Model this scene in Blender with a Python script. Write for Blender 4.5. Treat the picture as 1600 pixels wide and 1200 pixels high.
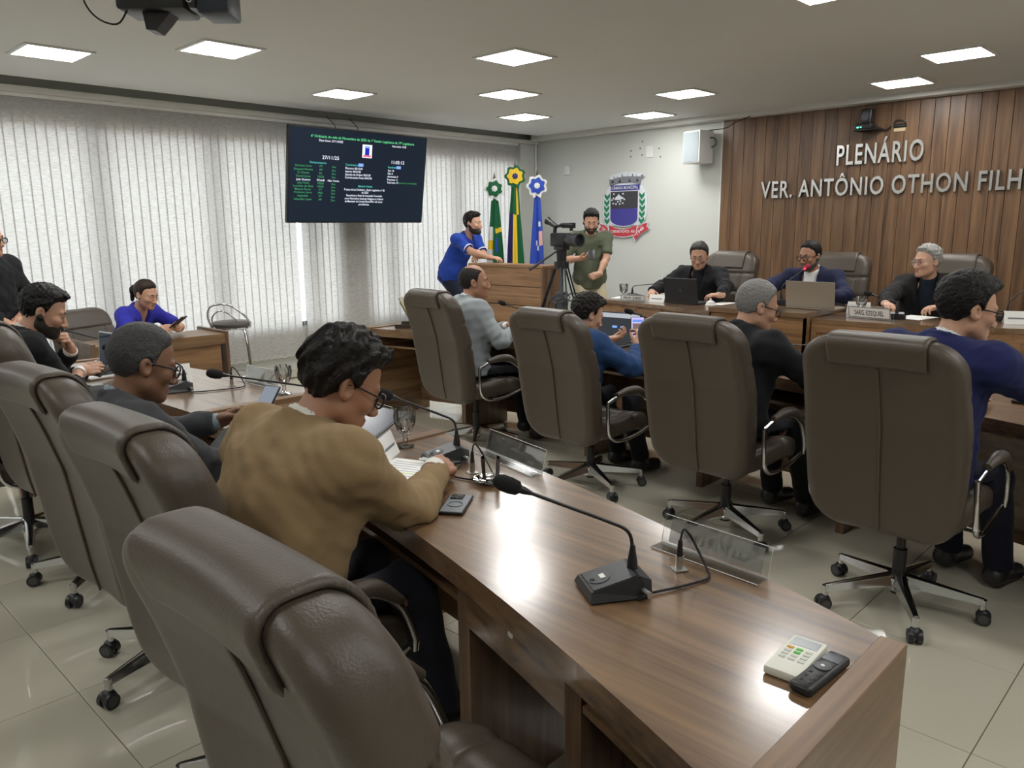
import bpy, bmesh, math, random
import numpy as np
from mathutils import Matrix, Vector
for o in list(bpy.data.objects): bpy.data.objects.remove(o)
SC = bpy.context.scene
COL = SC.collection
rnd = random.Random(7)
R = math.radians

# ------------------------------------------------------------ camera
CAMH = 1.61
def _axes(yaw, p, r):
    cy, sy = math.cos(yaw), math.sin(yaw)
    f = np.array([-sy*math.cos(p), cy*math.cos(p), -math.sin(p)])
    rt = np.array([cy, sy, 0.0]); dn = np.cross(f, rt)
    c, s = math.cos(r), math.sin(r)
    return c*rt+s*dn, -s*rt+c*dn, f
cr, cd, cf = _axes(R(44.127), R(11.189), R(.555))
cam = bpy.data.objects.new('camera', bpy.data.cameras.new('camera'))
COL.objects.link(cam)
M = Matrix.Identity(4)
for i in range(3):
    M[i][0] = cr[i]; M[i][1] = -cd[i]; M[i][2] = -cf[i]
M[2][3] = CAMH
cam.matrix_world = M
cam.data.sensor_width = 36.0
cam.data.lens = 36*1224.35/1600
cam.data.clip_start = .05; cam.data.clip_end = 200
SC.camera = cam

# ------------------------------------------------------------ sky and exposure
SKY = 6.8
LAMP = 24
w = bpy.data.worlds.new('sky'); SC.world = w; w.use_nodes = True
bg = w.node_tree.nodes['Background']
bg.inputs[0].default_value = (.89, .95, 1.0, 1); bg.inputs[1].default_value = SKY
SC.view_settings.view_transform = 'Standard'
SC.view_settings.look = 'None'
SC.view_settings.exposure = 0.52
SC.view_settings.gamma = 1.0
SC.view_settings.use_curve_mapping = False
try:
    SC.cycles.use_denoising = True; SC.cycles.use_light_tree = False
    SC.cycles.max_bounces = 6; SC.cycles.diffuse_bounces = 3; SC.cycles.glossy_bounces = 3; SC.cycles.transmission_bounces = 5
    SC.cycles.adaptive_threshold = .02
    SC.cycles.transparent_max_bounces = 12
    SC.cycles.sample_clamp_indirect = 6.0
    SC.cycles.caustics_reflective = False; SC.cycles.caustics_refractive = False
except Exception: pass

# ------------------------------------------------------------ materials
MATS = {}
def _new(name):
    m = bpy.data.materials.new(name); m.use_nodes = True
    return m, m.node_tree.nodes, m.node_tree.links, m.node_tree.nodes['Principled BSDF']
def srgb(r, g, b):
    f = lambda c: (c/12.92 if c <= .04045 else ((c+.055)/1.055)**2.4)
    return (f(r/255), f(g/255), f(b/255))
def mat(name, col=(.5,.5,.5), rough=.5, metal=0, bump=0, bscale=40, var=0, vscale=8, spec=None, stretch=None, coat=0, sheen=0, trans=0, ior=1.45, emit=None, estr=1):
    if name in MATS: return MATS[name]
    m, N, L, b = _new(name)
    b.inputs['Base Color'].default_value = (*col, 1); b.inputs['Roughness'].default_value = rough
    b.inputs['Metallic'].default_value = metal
    if spec is not None: b.inputs['Specular IOR Level'].default_value = spec
    if coat: b.inputs['Coat Weight'].default_value = coat; b.inputs['Coat Roughness'].default_value = .1
    if sheen: b.inputs['Sheen Weight'].default_value = sheen
    if trans: b.inputs['Transmission Weight'].default_value = trans; b.inputs['IOR'].default_value = ior
    if emit: b.inputs['Emission Color'].default_value = (*emit, 1); b.inputs['Emission Strength'].default_value = estr; m.cycles.emission_sampling = 'NONE'
    if bump or var:
        tc = N.new('ShaderNodeTexCoord'); src = tc.outputs['Object']
        if stretch:
            mp = N.new('ShaderNodeMapping'); mp.inputs['Scale'].default_value = stretch
            L.new(src, mp.inputs[0]); src = mp.outputs[0]
    if var:
        n = N.new('ShaderNodeTexNoise'); n.inputs['Scale'].default_value = vscale; n.inputs['Detail'].default_value = 3
        L.new(src, n.inputs['Vector'])
        mx = N.new('ShaderNodeMix'); mx.data_type = 'RGBA'
        mx.inputs[6].default_value = (*[c*(1-var) for c in col], 1)
        mx.inputs[7].default_value = (*[min(1, c*(1+var)) for c in col], 1)
        L.new(n.outputs[0], mx.inputs[0]); L.new(mx.outputs[2], b.inputs['Base Color'])
    if bump:
        n = N.new('ShaderNodeTexNoise'); n.inputs['Scale'].default_value = bscale; n.inputs['Detail'].default_value = 4
        L.new(src, n.inputs['Vector'])
        bp = N.new('ShaderNodeBump'); bp.inputs['Strength'].default_value = bump; bp.inputs['Distance'].default_value = .01
        L.new(n.outputs[0], bp.inputs['Height']); L.new(bp.outputs[0], b.inputs['Normal'])
    MATS[name] = m
    return m
def wood(name, axis, dark, light, rough=.35, fine=1.0, coat=0.0, rand=.0, spec=.5):
    if name in MATS: return MATS[name]
    m, N, L, b = _new(name)
    tc = N.new('ShaderNodeTexCoord'); src = tc.outputs['Object']
    if rand:
        oi = N.new('ShaderNodeObjectInfo'); vm = N.new('ShaderNodeVectorMath'); vm.operation = 'MULTIPLY_ADD'
        L.new(oi.outputs['Random'], vm.inputs[0]); vm.inputs[1].default_value = (17, 23, 31); L.new(src, vm.inputs[2]); src = vm.outputs[0]
    def noise(sc, detail, dist, k):
        s = [sc*k]*3; s[axis] = sc*.055*k
        mp = N.new('ShaderNodeMapping'); mp.inputs['Scale'].default_value = s
        L.new(src, mp.inputs[0])
        n = N.new('ShaderNodeTexNoise'); n.inputs['Scale'].default_value = 1; n.inputs['Detail'].default_value = detail
        n.inputs['Distortion'].default_value = dist
        L.new(mp.outputs[0], n.inputs['Vector']); return n.outputs[0]
    a = noise(9*fine, 5, 1.6, 1); c = noise(70*fine, 3, .3, 1)
    ad = N.new('ShaderNodeMath'); ad.operation = 'MULTIPLY_ADD'; L.new(c, ad.inputs[0]); ad.inputs[1].default_value = .35; L.new(a, ad.inputs[2])
    rp = N.new('ShaderNodeValToRGB'); e = rp.color_ramp.elements
    e[0].position = .42; e[0].color = (*dark, 1); e[1].position = .86; e[1].color = (*light, 1)
    k = rp.color_ramp.elements.new(.60); k.color = (*[(x*.55+y*.45) for x, y in zip(dark, light)], 1)
    L.new(ad.outputs[0], rp.inputs[0])
    out = rp.outputs[0]
    if rand:
        mx = N.new('ShaderNodeMix'); mx.data_type = 'RGBA'; mx.blend_type = 'MULTIPLY'; mx.inputs[0].default_value = 1
        cr2 = N.new('ShaderNodeMapRange'); cr2.inputs[3].default_value = 1-rand; cr2.inputs[4].default_value = 1+rand
        L.new(oi.outputs['Random'], cr2.inputs[0]); L.new(out, mx.inputs[6]); L.new(cr2.outputs[0], mx.inputs[7]); out = mx.outputs[2]
    L.new(out, b.inputs['Base Color'])
    b.inputs['Roughness'].default_value = rough; b.inputs['Specular IOR Level'].default_value = spec
    if coat: b.inputs['Coat Weight'].default_value = coat; b.inputs['Coat Roughness'].default_value = .17
    bp = N.new('ShaderNodeBump'); bp.inputs['Strength'].default_value = .08; bp.inputs['Distance'].default_value = .004
    L.new(c, bp.inputs['Height']); L.new(bp.outputs[0], b.inputs['Normal'])
    MATS[name] = m
    return m
def emis(name, col, s):
    if name in MATS: return MATS[name]
    m, N, L, b = _new(name); N.remove(b)
    e = N.new('ShaderNodeEmission'); e.inputs[0].default_value = (*col, 1); e.inputs[1].default_value = s
    L.new(e.outputs[0], N['Material Output'].inputs[0]); MATS[name] = m
    if s < 5: m.cycles.emission_sampling = 'NONE'     # small screens: no need to sample them as lamps
    return m
def thin_glass(name, tint=(1,1,1), amt=.08, rough=.02, k=1.0):
    if name in MATS: return MATS[name]
    m, N, L, b = _new(name); N.remove(b)
    t = N.new('ShaderNodeBsdfTransparent'); t.inputs[0].default_value = (*tint, 1)
    g = N.new('ShaderNodeBsdfGlossy'); g.inputs['Roughness'].default_value = rough
    f = N.new('ShaderNodeFresnel'); f.inputs[0].default_value = 1.5
    a = N.new('ShaderNodeMath'); a.operation = 'MULTIPLY_ADD'; a.inputs[1].default_value = k; a.inputs[2].default_value = amt
    L.new(f.outputs[0], a.inputs[0])
    x = N.new('ShaderNodeMixShader'); L.new(a.outputs[0], x.inputs[0]); L.new(t.outputs[0], x.inputs[1]); L.new(g.outputs[0], x.inputs[2])
    L.new(x.outputs[0], N['Material Output'].inputs[0]); MATS[name] = m
    return m
WD, WL = srgb(68,48,33), srgb(138,108,78)
m_desk = wood('walnut_desk', 0, WD, WL, .30, 1, 1.0)
m_deskz = wood('walnut_upright', 2, srgb(70,50,38), srgb(122,96,74), .38)
m_desky = wood('walnut_depth', 1, WD, WL, .34)
m_plank = wood('walnut_plank', 2, srgb(70,50,36), srgb(126,96,70), .38, .9, 0, .08, .4)
m_podium = wood('walnut_front', 0, srgb(82,56,36), srgb(158,120,84), .35)
m_wall = mat('wall_paint', srgb(206,208,202), .7, bump=.05, bscale=120)
m_ceil = mat('ceiling_paint', srgb(222,223,220), .8, bump=.04, bscale=60, var=.03, vscale=1.5)
m_trim = mat('trim_paint', srgb(216,215,209), .6)
m_white = mat('white_plastic', srgb(225,225,222), .4)
m_leather = mat('brown_leather', srgb(76,67,57), .42, bump=.12, bscale=220, var=.06, vscale=5, spec=.5)
m_leather2 = mat('brown_piping', srgb(80,70,60), .45, bump=.1, bscale=200)
m_chrome = mat('chrome', (.62,.62,.63), .14, 1)
m_steel = mat('brushed_steel', srgb(198,198,195), .28, 1, bump=.03, bscale=300)
m_blk = mat('black_plastic', (.012,.012,.014), .38)
m_blkm = mat('black_matte', (.01,.01,.011), .8)
m_dgrey = mat('dark_grey_plastic', srgb(52,54,58), .35)
m_rubber = mat('grey_rubber', srgb(70,70,70), .6)
m_foam = mat('black_foam', (.008,.008,.009), .95, bump=.6, bscale=500)
m_paper = mat('paper', srgb(236,236,232), .7)
m_ink = mat('ink', srgb(60,62,66), .6)
m_acryl = thin_glass('clear_acrylic', (.96,.97,.97), .02, .05, .6)
m_glass = mat('crystal_glass', (1,1,1), .0, trans=1, ior=1.5)
m_gob = thin_glass('crystal', (.97,.98,.98), .05, .02, 1.4)
m_tglass = thin_glass('window_glass', (.98,.99,.99), .02)

# ------------------------------------------------------------ mesh helpers
def obj(name, me, parent=None, loc=None):
    o = bpy.data.objects.new(name, me); COL.objects.link(o)
    if parent is not None: o.parent = parent
    if loc is not None: o.location = loc
    return o
def tag(o, label=None, cat=None, group=None, kind=None):
    if label: o['label'] = label
    if cat: o['category'] = cat
    if group: o['group'] = group
    if kind: o['kind'] = kind
    return o
def empty(name, loc=(0,0,0), rz=0, label=None, cat=None, group=None, kind=None):
    o = bpy.data.objects.new(name, None); COL.objects.link(o)
    o.location = loc; o.rotation_euler = (0, 0, rz); o.empty_display_size = .1
    return tag(o, label, cat, group, kind)
def copy_tree(o, parent=None):
    c = o.copy(); COL.objects.link(c)
    if parent is not None: c.parent = parent
    for ch in list(o.children): copy_tree(ch, c)
    return c
class MB:
    def __init__(s): s.v = []; s.f = []; s.m = []
    def add(s, vs, fs, mi=0):
        b = len(s.v); s.v += [tuple(float(c) for c in p) for p in vs]
        s.f += [tuple(b+i for i in f) for f in fs]; s.m += [mi]*len(fs); return s
    def box(s, lo, hi, mi=0, bev=0, seg=1, T=None):
        if bev:
            bm = bmesh.new(); bmesh.ops.create_cube(bm, size=1)
            for v in bm.verts: v.co = Vector([lo[i]+(v.co[i]+.5)*(hi[i]-lo[i]) for i in range(3)])
            bmesh.ops.bevel(bm, geom=bm.edges[:], offset=bev, segments=seg, profile=.5, affect='EDGES')
            bm.verts.index_update()
            vs = [v.co.copy() for v in bm.verts]; fs = [[v.index for v in f.verts] for f in bm.faces]; bm.free()
        else:
            x0,y0,z0 = lo; x1,y1,z1 = hi
            vs = [Vector(p) for p in ((x0,y0,z0),(x1,y0,z0),(x1,y1,z0),(x0,y1,z0),(x0,y0,z1),(x1,y0,z1),(x1,y1,z1),(x0,y1,z1))]
            fs = [(3,2,1,0),(4,5,6,7),(0,1,5,4),(1,2,6,5),(2,3,7,6),(3,0,4,7)]
        if T is not None: vs = [T @ v for v in vs]
        return s.add(vs, fs, mi)
    def cbox(s, c, sz, mi=0, bev=0, seg=1, T=None):
        return s.box([c[i]-sz[i]/2 for i in range(3)], [c[i]+sz[i]/2 for i in range(3)], mi, bev, seg, T)
    def tube(s, pts, r, n=8, mi=0, caps=True, closed=False):
        P = [Vector(p) for p in pts]; k = len(P)
        rr = r if isinstance(r, (list, tuple)) else [r]*k
        up = None; rings = []
        for i in range(k):
            if closed: d = P[(i+1) % k]-P[i-1]
            else: d = P[min(i+1,k-1)]-P[max(i-1,0)]
            d.normalize()
            if up is None:
                up = Vector((0,0,1)) if abs(d.z) < .9 else Vector((0,1,0))
            u = up-d*up.dot(d); u.normalize(); w2 = d.cross(u); up = u
            rings.append([P[i]+(u*math.cos(a)+w2*math.sin(a))*rr[i] for a in [2*math.pi*j/n for j in range(n)]])
        vs = [p for q in rings for p in q]; fs = []
        for i in range(k if closed else k-1):
            a = i*n; b = ((i+1) % k)*n
            fs += [(a+j, a+(j+1) % n, b+(j+1) % n, b+j) for j in range(n)]
        if caps and not closed: fs += [tuple(range(n-1,-1,-1)), tuple((k-1)*n+j for j in range(n))]
        return s.add(vs, fs, mi)
    def cyl(s, a, b, r0, r1=None, n=16, mi=0): return s.tube([a, b], [r0, r0 if r1 is None else r1], n, mi)
    def lathe(s, prof, n=20, mi=0, c=(0,0,0), T=None, caps=True):
        vs = []; fs = []; k = len(prof)
        for r, z in prof:
            for j in range(n):
                a = 2*math.pi*j/n; v = Vector((c[0]+r*math.cos(a), c[1]+r*math.sin(a), c[2]+z))
                vs.append(T @ v if T is not None else v)
        for i in range(k-1): fs += [(i*n+j, i*n+(j+1) % n, (i+1)*n+(j+1) % n, (i+1)*n+j) for j in range(n)]
        if caps:
            if prof[0][0] > 1e-5: fs.append(tuple(range(n-1,-1,-1)))
            if prof[-1][0] > 1e-5: fs.append(tuple((k-1)*n+j for j in range(n)))
        return s.add(vs, fs, mi)
    def ell(s, c, r, n=14, k=8, mi=0, T=None):
        p = [(math.cos(-math.pi/2+math.pi*i/k), math.sin(-math.pi/2+math.pi*i/k)) for i in range(k+1)]
        Tm = Matrix.Translation(c) @ Matrix.Diagonal((*r, 1))
        if T is not None: Tm = T @ Tm
        return s.lathe([(max(a, 1e-4), b) for a, b in p], n, mi, T=Tm, caps=False)
    def prism(s, poly, z0, z1, mi=0, T=None):
        n = len(poly); vs = [Vector((x,y,z0)) for x,y in poly]+[Vector((x,y,z1)) for x,y in poly]
        if T is not None: vs = [T @ v for v in vs]
        fs = [tuple(range(n-1,-1,-1)), tuple(range(n,2*n))]+[(i,(i+1) % n,n+(i+1) % n,n+i) for i in range(n)]
        return s.add(vs, fs, mi)
    def strip(s, near, far, z0, z1, mi=0):   # solid between two polylines (x,y)
        n = len(near); vs = []
        for z in (z0, z1): vs += [(x,y,z) for x,y in near]+[(x,y,z) for x,y in far]
        fs = []; t = 2*n
        for i in range(n-1):
            fs += [(i, n+i, n+i+1, i+1), (t+i, t+i+1, t+n+i+1, t+n+i), (i, i+1, t+i+1, t+i), (n+i+1, n+i, t+n+i, t+n+i+1)]
        fs += [(0, t, t+n, n), (n-1, 2*n-1, t+2*n-1, t+n-1)]
        return s.add(vs, fs, mi)
    def mesh(s, name, mats, smooth=0):
        me = bpy.data.meshes.new(name); me.from_pydata(s.v, [], s.f)
        for mm in (mats if isinstance(mats, (list, tuple)) else [mats]): me.materials.append(mm)
        if any(s.m): me.polygons.foreach_set('material_index', s.m)
        me.update()
        if smooth:
            me.shade_smooth(); me.set_sharp_from_angle(angle=R(smooth))
        return me
    def build(s, name, mats, parent=None, smooth=0, loc=None): return obj(name, s.mesh(name, mats, smooth), parent, loc)
def text_mesh(body, size, mats, ext=0, align='CENTER', T=None, bold=0, spacing=1):
    cu = bpy.data.curves.new('t', 'FONT'); cu.body = body; cu.size = size; cu.extrude = ext; cu.align_x = align
    cu.resolution_u = 3; cu.offset = bold; cu.space_character = spacing
    o = bpy.data.objects.new('t', cu); COL.objects.link(o)
    dg = bpy.context.evaluated_depsgraph_get(); dg.update()
    me = bpy.data.meshes.new_from_object(o.evaluated_get(dg)); bpy.data.objects.remove(o); bpy.data.curves.remove(cu)
    me.materials.clear(); me.materials.append(mats)
    if T is not None: me.transform(T)
    return me
def letters(me):
    bm = bmesh.new(); bm.from_mesh(me); bm.faces.ensure_lookup_table()
    seen = set(); comps = []
    for f in bm.faces:
        if f.index in seen: continue
        st = [f]; seen.add(f.index); cp = []
        while st:
            g = st.pop(); cp.append(g)
            for e in g.edges:
                for h in e.link_faces:
                    if h.index not in seen: seen.add(h.index); st.append(h)
        xs = [v.co.x for g in cp for v in g.verts]; comps.append([min(xs), max(xs), cp])
    comps.sort(key=lambda c: c[0]); grp = []
    for c in comps:
        if grp and c[0] < grp[-1][1]-.35*(min(c[1]-c[0], grp[-1][1]-grp[-1][0])): grp[-1][1] = max(grp[-1][1], c[1]); grp[-1][2] += c[2]
        else: grp.append(c)
    out = []
    for a, b2, cp in grp:
        vi = {}; vs = []; fs = []
        for f in cp:
            q = []
            for v in f.verts:
                if v.index not in vi: vi[v.index] = len(vs); vs.append(v.co.copy())
                q.append(vi[v.index])
            fs.append(q)
        n = bpy.data.meshes.new('letter'); n.from_pydata(vs, [], fs); n.update(); out.append(n)
    bm.free(); return out
FACE_S = Matrix(((1,0,0,0),(0,0,-1,0),(0,1,0,0),(0,0,0,1)))   # text plane facing -Y
FACE_E = Matrix(((0,0,1,0),(1,0,0,0),(0,1,0,0),(0,0,0,1)))    # text plane facing +X
def smooth_path(pts, n=8):
    P = [np.array(p, float) for p in pts]; P = [2*P[0]-P[1]]+P+[2*P[-1]-P[-2]]; out = []
    for i in range(1, len(P)-2):
        for k in range(n):
            t = k/n; a, b, c, d = P[i-1:i+3]
            out.append(.5*((2*b)+(-a+c)*t+(2*a-5*b+4*c-d)*t*t+(-a+3*b-3*c+d)*t**3))
    out.append(P[-2]); return [tuple(p) for p in out]

# ------------------------------------------------------------ implicit surfaces
f32 = np.float32
def rcone(P, a, b, r1, r2):
    a = np.asarray(a, f32); ba = np.asarray(b, f32)-a; pa = P-a
    t = np.clip(pa @ ba/max(float(ba @ ba), 1e-9), 0, 1)
    return np.sqrt(((pa-t[:,None]*ba)**2).sum(1))-(r1+(r2-r1)*t)
def elld(P, c, r, A=None):
    q = P-np.asarray(c, f32)
    if A is not None: q = q @ np.asarray(A, f32)
    r = np.asarray(r, f32); u = q/r
    k0 = np.sqrt((u*u).sum(1)); k1 = np.sqrt(((u/r)**2).sum(1))+1e-9
    return k0*(k0-1)/k1
def smin(a, b, k):
    h = np.maximum(k-np.abs(a-b), 0)/k
    return np.minimum(a, b)-h*h*k*.25
def smax(a, b, k): return -smin(-a, -b, k)
def rbox2(x, z, hx, hz, r):
    a = np.abs(x)-(hx-r); b = np.abs(z)-(hz-r)
    return np.sqrt(np.maximum(a,0)**2+np.maximum(b,0)**2)+np.minimum(np.maximum(a,b),0)-r
def wob(P, amp, fr, seed=0):
    rs = np.random.RandomState(seed); o = np.zeros(len(P), f32)
    for i in range(5):
        k = (rs.randn(3)*fr).astype(f32); k2 = (rs.randn(3)*fr*.6).astype(f32)
        o += np.sin(P @ k+1.7*np.sin(P @ k2+rs.rand()*6)+rs.rand()*6)
    return o*f32(amp/2.2)
def extract(f, lo, hi, h, K=4):
    lo = np.asarray(lo, float); hi = np.asarray(hi, float)
    nc = np.maximum(np.ceil((hi-lo)/(h*K)).astype(int), 1); n = nc*K
    ax = [lo[i]+(np.arange(nc[i])+.5)*h*K-h*.5 for i in range(3)]
    G = np.stack(np.meshgrid(*ax, indexing='ij'), -1).reshape(-1, 3).astype(f32)
    C = f(G).reshape(nc); act = np.abs(C) < h*K*1.6
    D = C.repeat(K,0).repeat(K,1).repeat(K,2).astype(f32); A = act.repeat(K,0).repeat(K,1).repeat(K,2)
    ii = np.nonzero(A)
    D[ii] = f((np.stack(ii, 1)*h+lo).astype(f32))
    S = D < 0
    c8 = [S[i:n[0]-1+i, j:n[1]-1+j, k:n[2]-1+k] for i in (0,1) for j in (0,1) for k in (0,1)]
    cnt = sum(c.astype(np.int8) for c in c8); cells = np.nonzero((cnt > 0) & (cnt < 8))
    ci = np.stack(cells, 1); N = len(ci)
    off = np.array([(i,j,k) for i in (0,1) for j in (0,1) for k in (0,1)])
    dv = np.stack([D[ci[:,0]+o[0], ci[:,1]+o[1], ci[:,2]+o[2]] for o in off], 1)
    acc = np.zeros((N,3)); num = np.zeros(N)
    for a in range(8):
        for b in range(a+1, 8):
            if abs(off[a]-off[b]).sum() != 1: continue
            da, db = dv[:,a], dv[:,b]; m = (da < 0) != (db < 0)
            t = np.where(m, da/np.where(m, da-db, 1), 0)
            p = off[a]+t[:,None]*(off[b]-off[a]); acc += np.where(m[:,None], p, 0); num += m
    V = (ci+acc/num[:,None])*h+lo
    idx = -np.ones(n-1, int); idx[cells] = np.arange(N)
    Q = []
    for d in range(3):
        e1, e2 = [(1,2),(2,0),(0,1)][d]
        s0 = [slice(1,-1)]*3; s0[d] = slice(0,-1); s1 = list(s0); s1[d] = slice(1,None)
        a = S[tuple(s0)]; b = S[tuple(s1)]; e = np.stack(np.nonzero(a != b), 1)
        if not len(e): continue
        fl = a[tuple(e.T)]
        base = e.copy(); base[:,e1] += 1; base[:,e2] += 1
        def cid(o1, o2):
            q = base.copy(); q[:,e1] -= o1; q[:,e2] -= o2; return idx[tuple(q.T)]
        q = np.stack([cid(1,1), cid(0,1), cid(0,0), cid(1,0)], 1)
        q[~fl] = q[~fl][:, ::-1]; Q.append(q)
    Q = np.concatenate(Q); Q = Q[(Q >= 0).all(1)]
    return V, Q
def np_mesh(name, V, Q, mats, origin=(0,0,0), midx=None):
    me = bpy.data.meshes.new(name); V = np.asarray(V)-np.asarray(origin)
    me.vertices.add(len(V)); me.vertices.foreach_set('co', V.astype(f32).ravel())
    me.loops.add(Q.size); me.loops.foreach_set('vertex_index', Q.astype(np.int32).ravel())
    me.polygons.add(len(Q)); me.polygons.foreach_set('loop_start', np.arange(0, Q.size, 4, dtype=np.int32))
    for mm in (mats if isinstance(mats, (list, tuple)) else [mats]): me.materials.append(mm)
    if midx is not None: me.polygons.foreach_set('material_index', midx.astype(np.int32))
    me.update(); me.validate(); me.shade_smooth()
    return me
# ------------------------------------------------------------ lettering meshes
TXT = {}
TVL0 = [(250, 1283, 240, '6ª Ordinária do mês de Novembro de 2025 da 1ª Sessão Legislativa da 19ª Legislatura', 'GB', 24),
 (325, 548, 253, 'Data Início: 27/11/2025', 'W', 20),
 (1047, 1197, 302, 'Hora Início: 10:00', 'W', 20),
 (358, 515, 415, '27/11/25', 'W', 32),
 (1050, 1187, 457, '11:05:12', 'W', 32),
 (245, 397, 462, 'Parlamentares', 'T', 20),
 (582, 705, 482, 'Cronômetros', 'T', 20),
 (1015, 1103, 505, 'Resultado', 'T', 20),
 (717, 860, 695, 'Matéria Votada', 'T', 20),
 (116, 264, 492, 'Edmilson Sousa', 'G', 19),
 (336, 364, 499, 'PT', 'G', 19),
 (452, 488, 505, 'Sim', 'G', 19),
 (105, 275, 527, 'Ezequiel Pereira', 'G', 19),
 (336, 364, 534, 'PP', 'G', 19),
 (452, 488, 540, 'Sim', 'G', 19),
 (137, 243, 560, 'G. Charles', 'G', 19),
 (336, 364, 567, 'PL', 'G', 19),
 (452, 488, 573, 'Sim', 'G', 19),
 (126, 254, 594, 'Daniel Jonas', 'G', 19),
 (322, 378, 601, 'PSDB', 'G', 19),
 (452, 488, 607, 'Sim', 'G', 19),
 (126, 254, 628, 'João Gustavo', 'W', 19),
 (315, 385, 635, 'PCdoB', 'W', 19),
 (416, 524, 641, 'Não Votou', 'W', 19),
 (137, 243, 660, 'João Paulo', 'G', 19),
 (322, 378, 667, 'PSDB', 'G', 19),
 (452, 488, 673, 'Sim', 'G', 19),
 (100, 280, 692, 'Lucieldo da Silva', 'G', 19),
 (322, 378, 699, 'PSDB', 'G', 19),
 (452, 488, 705, 'Sim', 'G', 19),
 (116, 264, 724, 'Mattson Ranier', 'G', 19),
 (336, 364, 731, 'PT', 'G', 19),
 (452, 488, 737, 'Sim', 'G', 19),
 (110, 270, 755, 'Professor Jorio', 'G', 19),
 (329, 371, 762, 'PSD', 'G', 19),
 (452, 488, 768, 'Sim', 'G', 19),
 (142, 238, 789, 'Reginaldo', 'G', 19),
 (336, 364, 796, 'PT', 'G', 19),
 (452, 488, 802, 'Sim', 'G', 19),
 (110, 270, 822, 'Sebastião Lopes', 'G', 19),
 (336, 364, 829, 'PP', 'G', 19),
 (452, 488, 835, 'Sim', 'G', 19),
 (580, 750, 517, 'Discurso: 00:12:00', 'W', 20),
 (580, 733, 548, 'Aparte: 00:01:00', 'W', 20),
 (580, 835, 580, 'Questão de Ordem: 00:01:00', 'W', 20),
 (580, 850, 610, 'Considerações Finais: 00:03:00', 'W', 20),
 (1015, 1080, 537, 'Sim: 10', 'W', 20),
 (1015, 1070, 567, 'Não: 0', 'W', 20),
 (1013, 1127, 597, 'Abstenções: 0', 'W', 20),
 (1012, 1123, 627, 'Presentes: 11', 'W', 20),
 (1012, 1130, 657, 'Total votos: 10', 'W', 20),
 (1133, 1340, 663, 'Aprovado por Unanimidade', 'G', 18),
 (578, 990, 730, 'Projeto de Lei Ordinário - Poder Legislativo nº 85', 'W', 20),
 (752, 820, 757, 'de 2025', 'W', 20),
 (600, 967, 788, 'Reconhece a Festa da Imaculada Conceição', 'W', 20),
 (585, 978, 818, 'como Patrimônio Imaterial, Religioso e Cultural', 'W', 20),
 (588, 972, 847, 'do Município de Currais Novos/RN e dá outras', 'W', 20),
 (727, 835, 875, 'providências.', 'W', 20)]
for _s in sorted({a[3] for a in TVL0}): TXT[_s] = text_mesh(_s, 1, m_ink, 0, 'LEFT', bold=.003)
for _s in ('CÂMARA MUNICIPAL','CURRAIS NOVOS - RN','LEI 64','1948','CLEYBER LIMA','PROF. JORIO','PRESIDENTE','SARG. EZEQUIEL'): TXT[_s] = text_mesh(_s, 1, m_ink, 0, 'LEFT', bold=.015)
for _s in ('PLENÁRIO','VER. ANTÔNIO OTHON FILHO'): TXT[_s] = text_mesh(_s, 1, m_steel, .12, 'LEFT', bold=.014, spacing=1.12)
# ============================================================ the room
XL, YB, ZC = -7.78, 8.42, 2.85
XR, YF = 2.6, -2.8
PZ = .17                     # platform height
def struct(name, mb, m, parent=None, smooth=0): return tag(mb.build(name, m, parent, smooth), kind=None if parent else 'structure')
# floor: grout bed with single porcelain tiles
m_grout = mat('grout', srgb(120,117,108), .8)
m_tile = mat('porcelain', srgb(195,190,172), .03, var=.03, vscale=2.5, spec=1.0, coat=.4)
floor = struct('floor', MB().box((XL-.2, YF-.2, -.1), (XR+.2, YB+.2, -.006)), m_grout)
tm = MB().box((-.2985,-.2985,-.006), (.2985,.2985,0), 0, .0012).mesh('tile', m_tile)
for i in range(-13, 6):
    for j in range(-6, 9):
        x = -.19+.6*i; y = 1.035+.6*j
        if x-.3 < XL-.2 or x+.3 > XR+.2 or y > 5.9: continue
        obj('tile', tm, floor, (x, y, 0))
# ceiling with a slot along the window wall
m_slot = m_ceil
cl = MB().box((-7.47, YF, ZC), (XR, YB-.17, ZC+.12))
ceil = struct('ceiling', cl, m_ceil)
MB().box((XL-.1, YF, ZC+.12), (XR, YB+.1, ZC+.2)).build('ceiling_slab', m_ceil, ceil)
struct('trim_1', MB().box((XL, YF, 2.755), (-7.6, YB, 2.805), 0, .004), m_trim)
tb = MB().box((-7.6, YB-.17, 2.795), (XR, YB, ZC+.12), 0, .004)
struct('trim_2', tb, m_trim)
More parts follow.
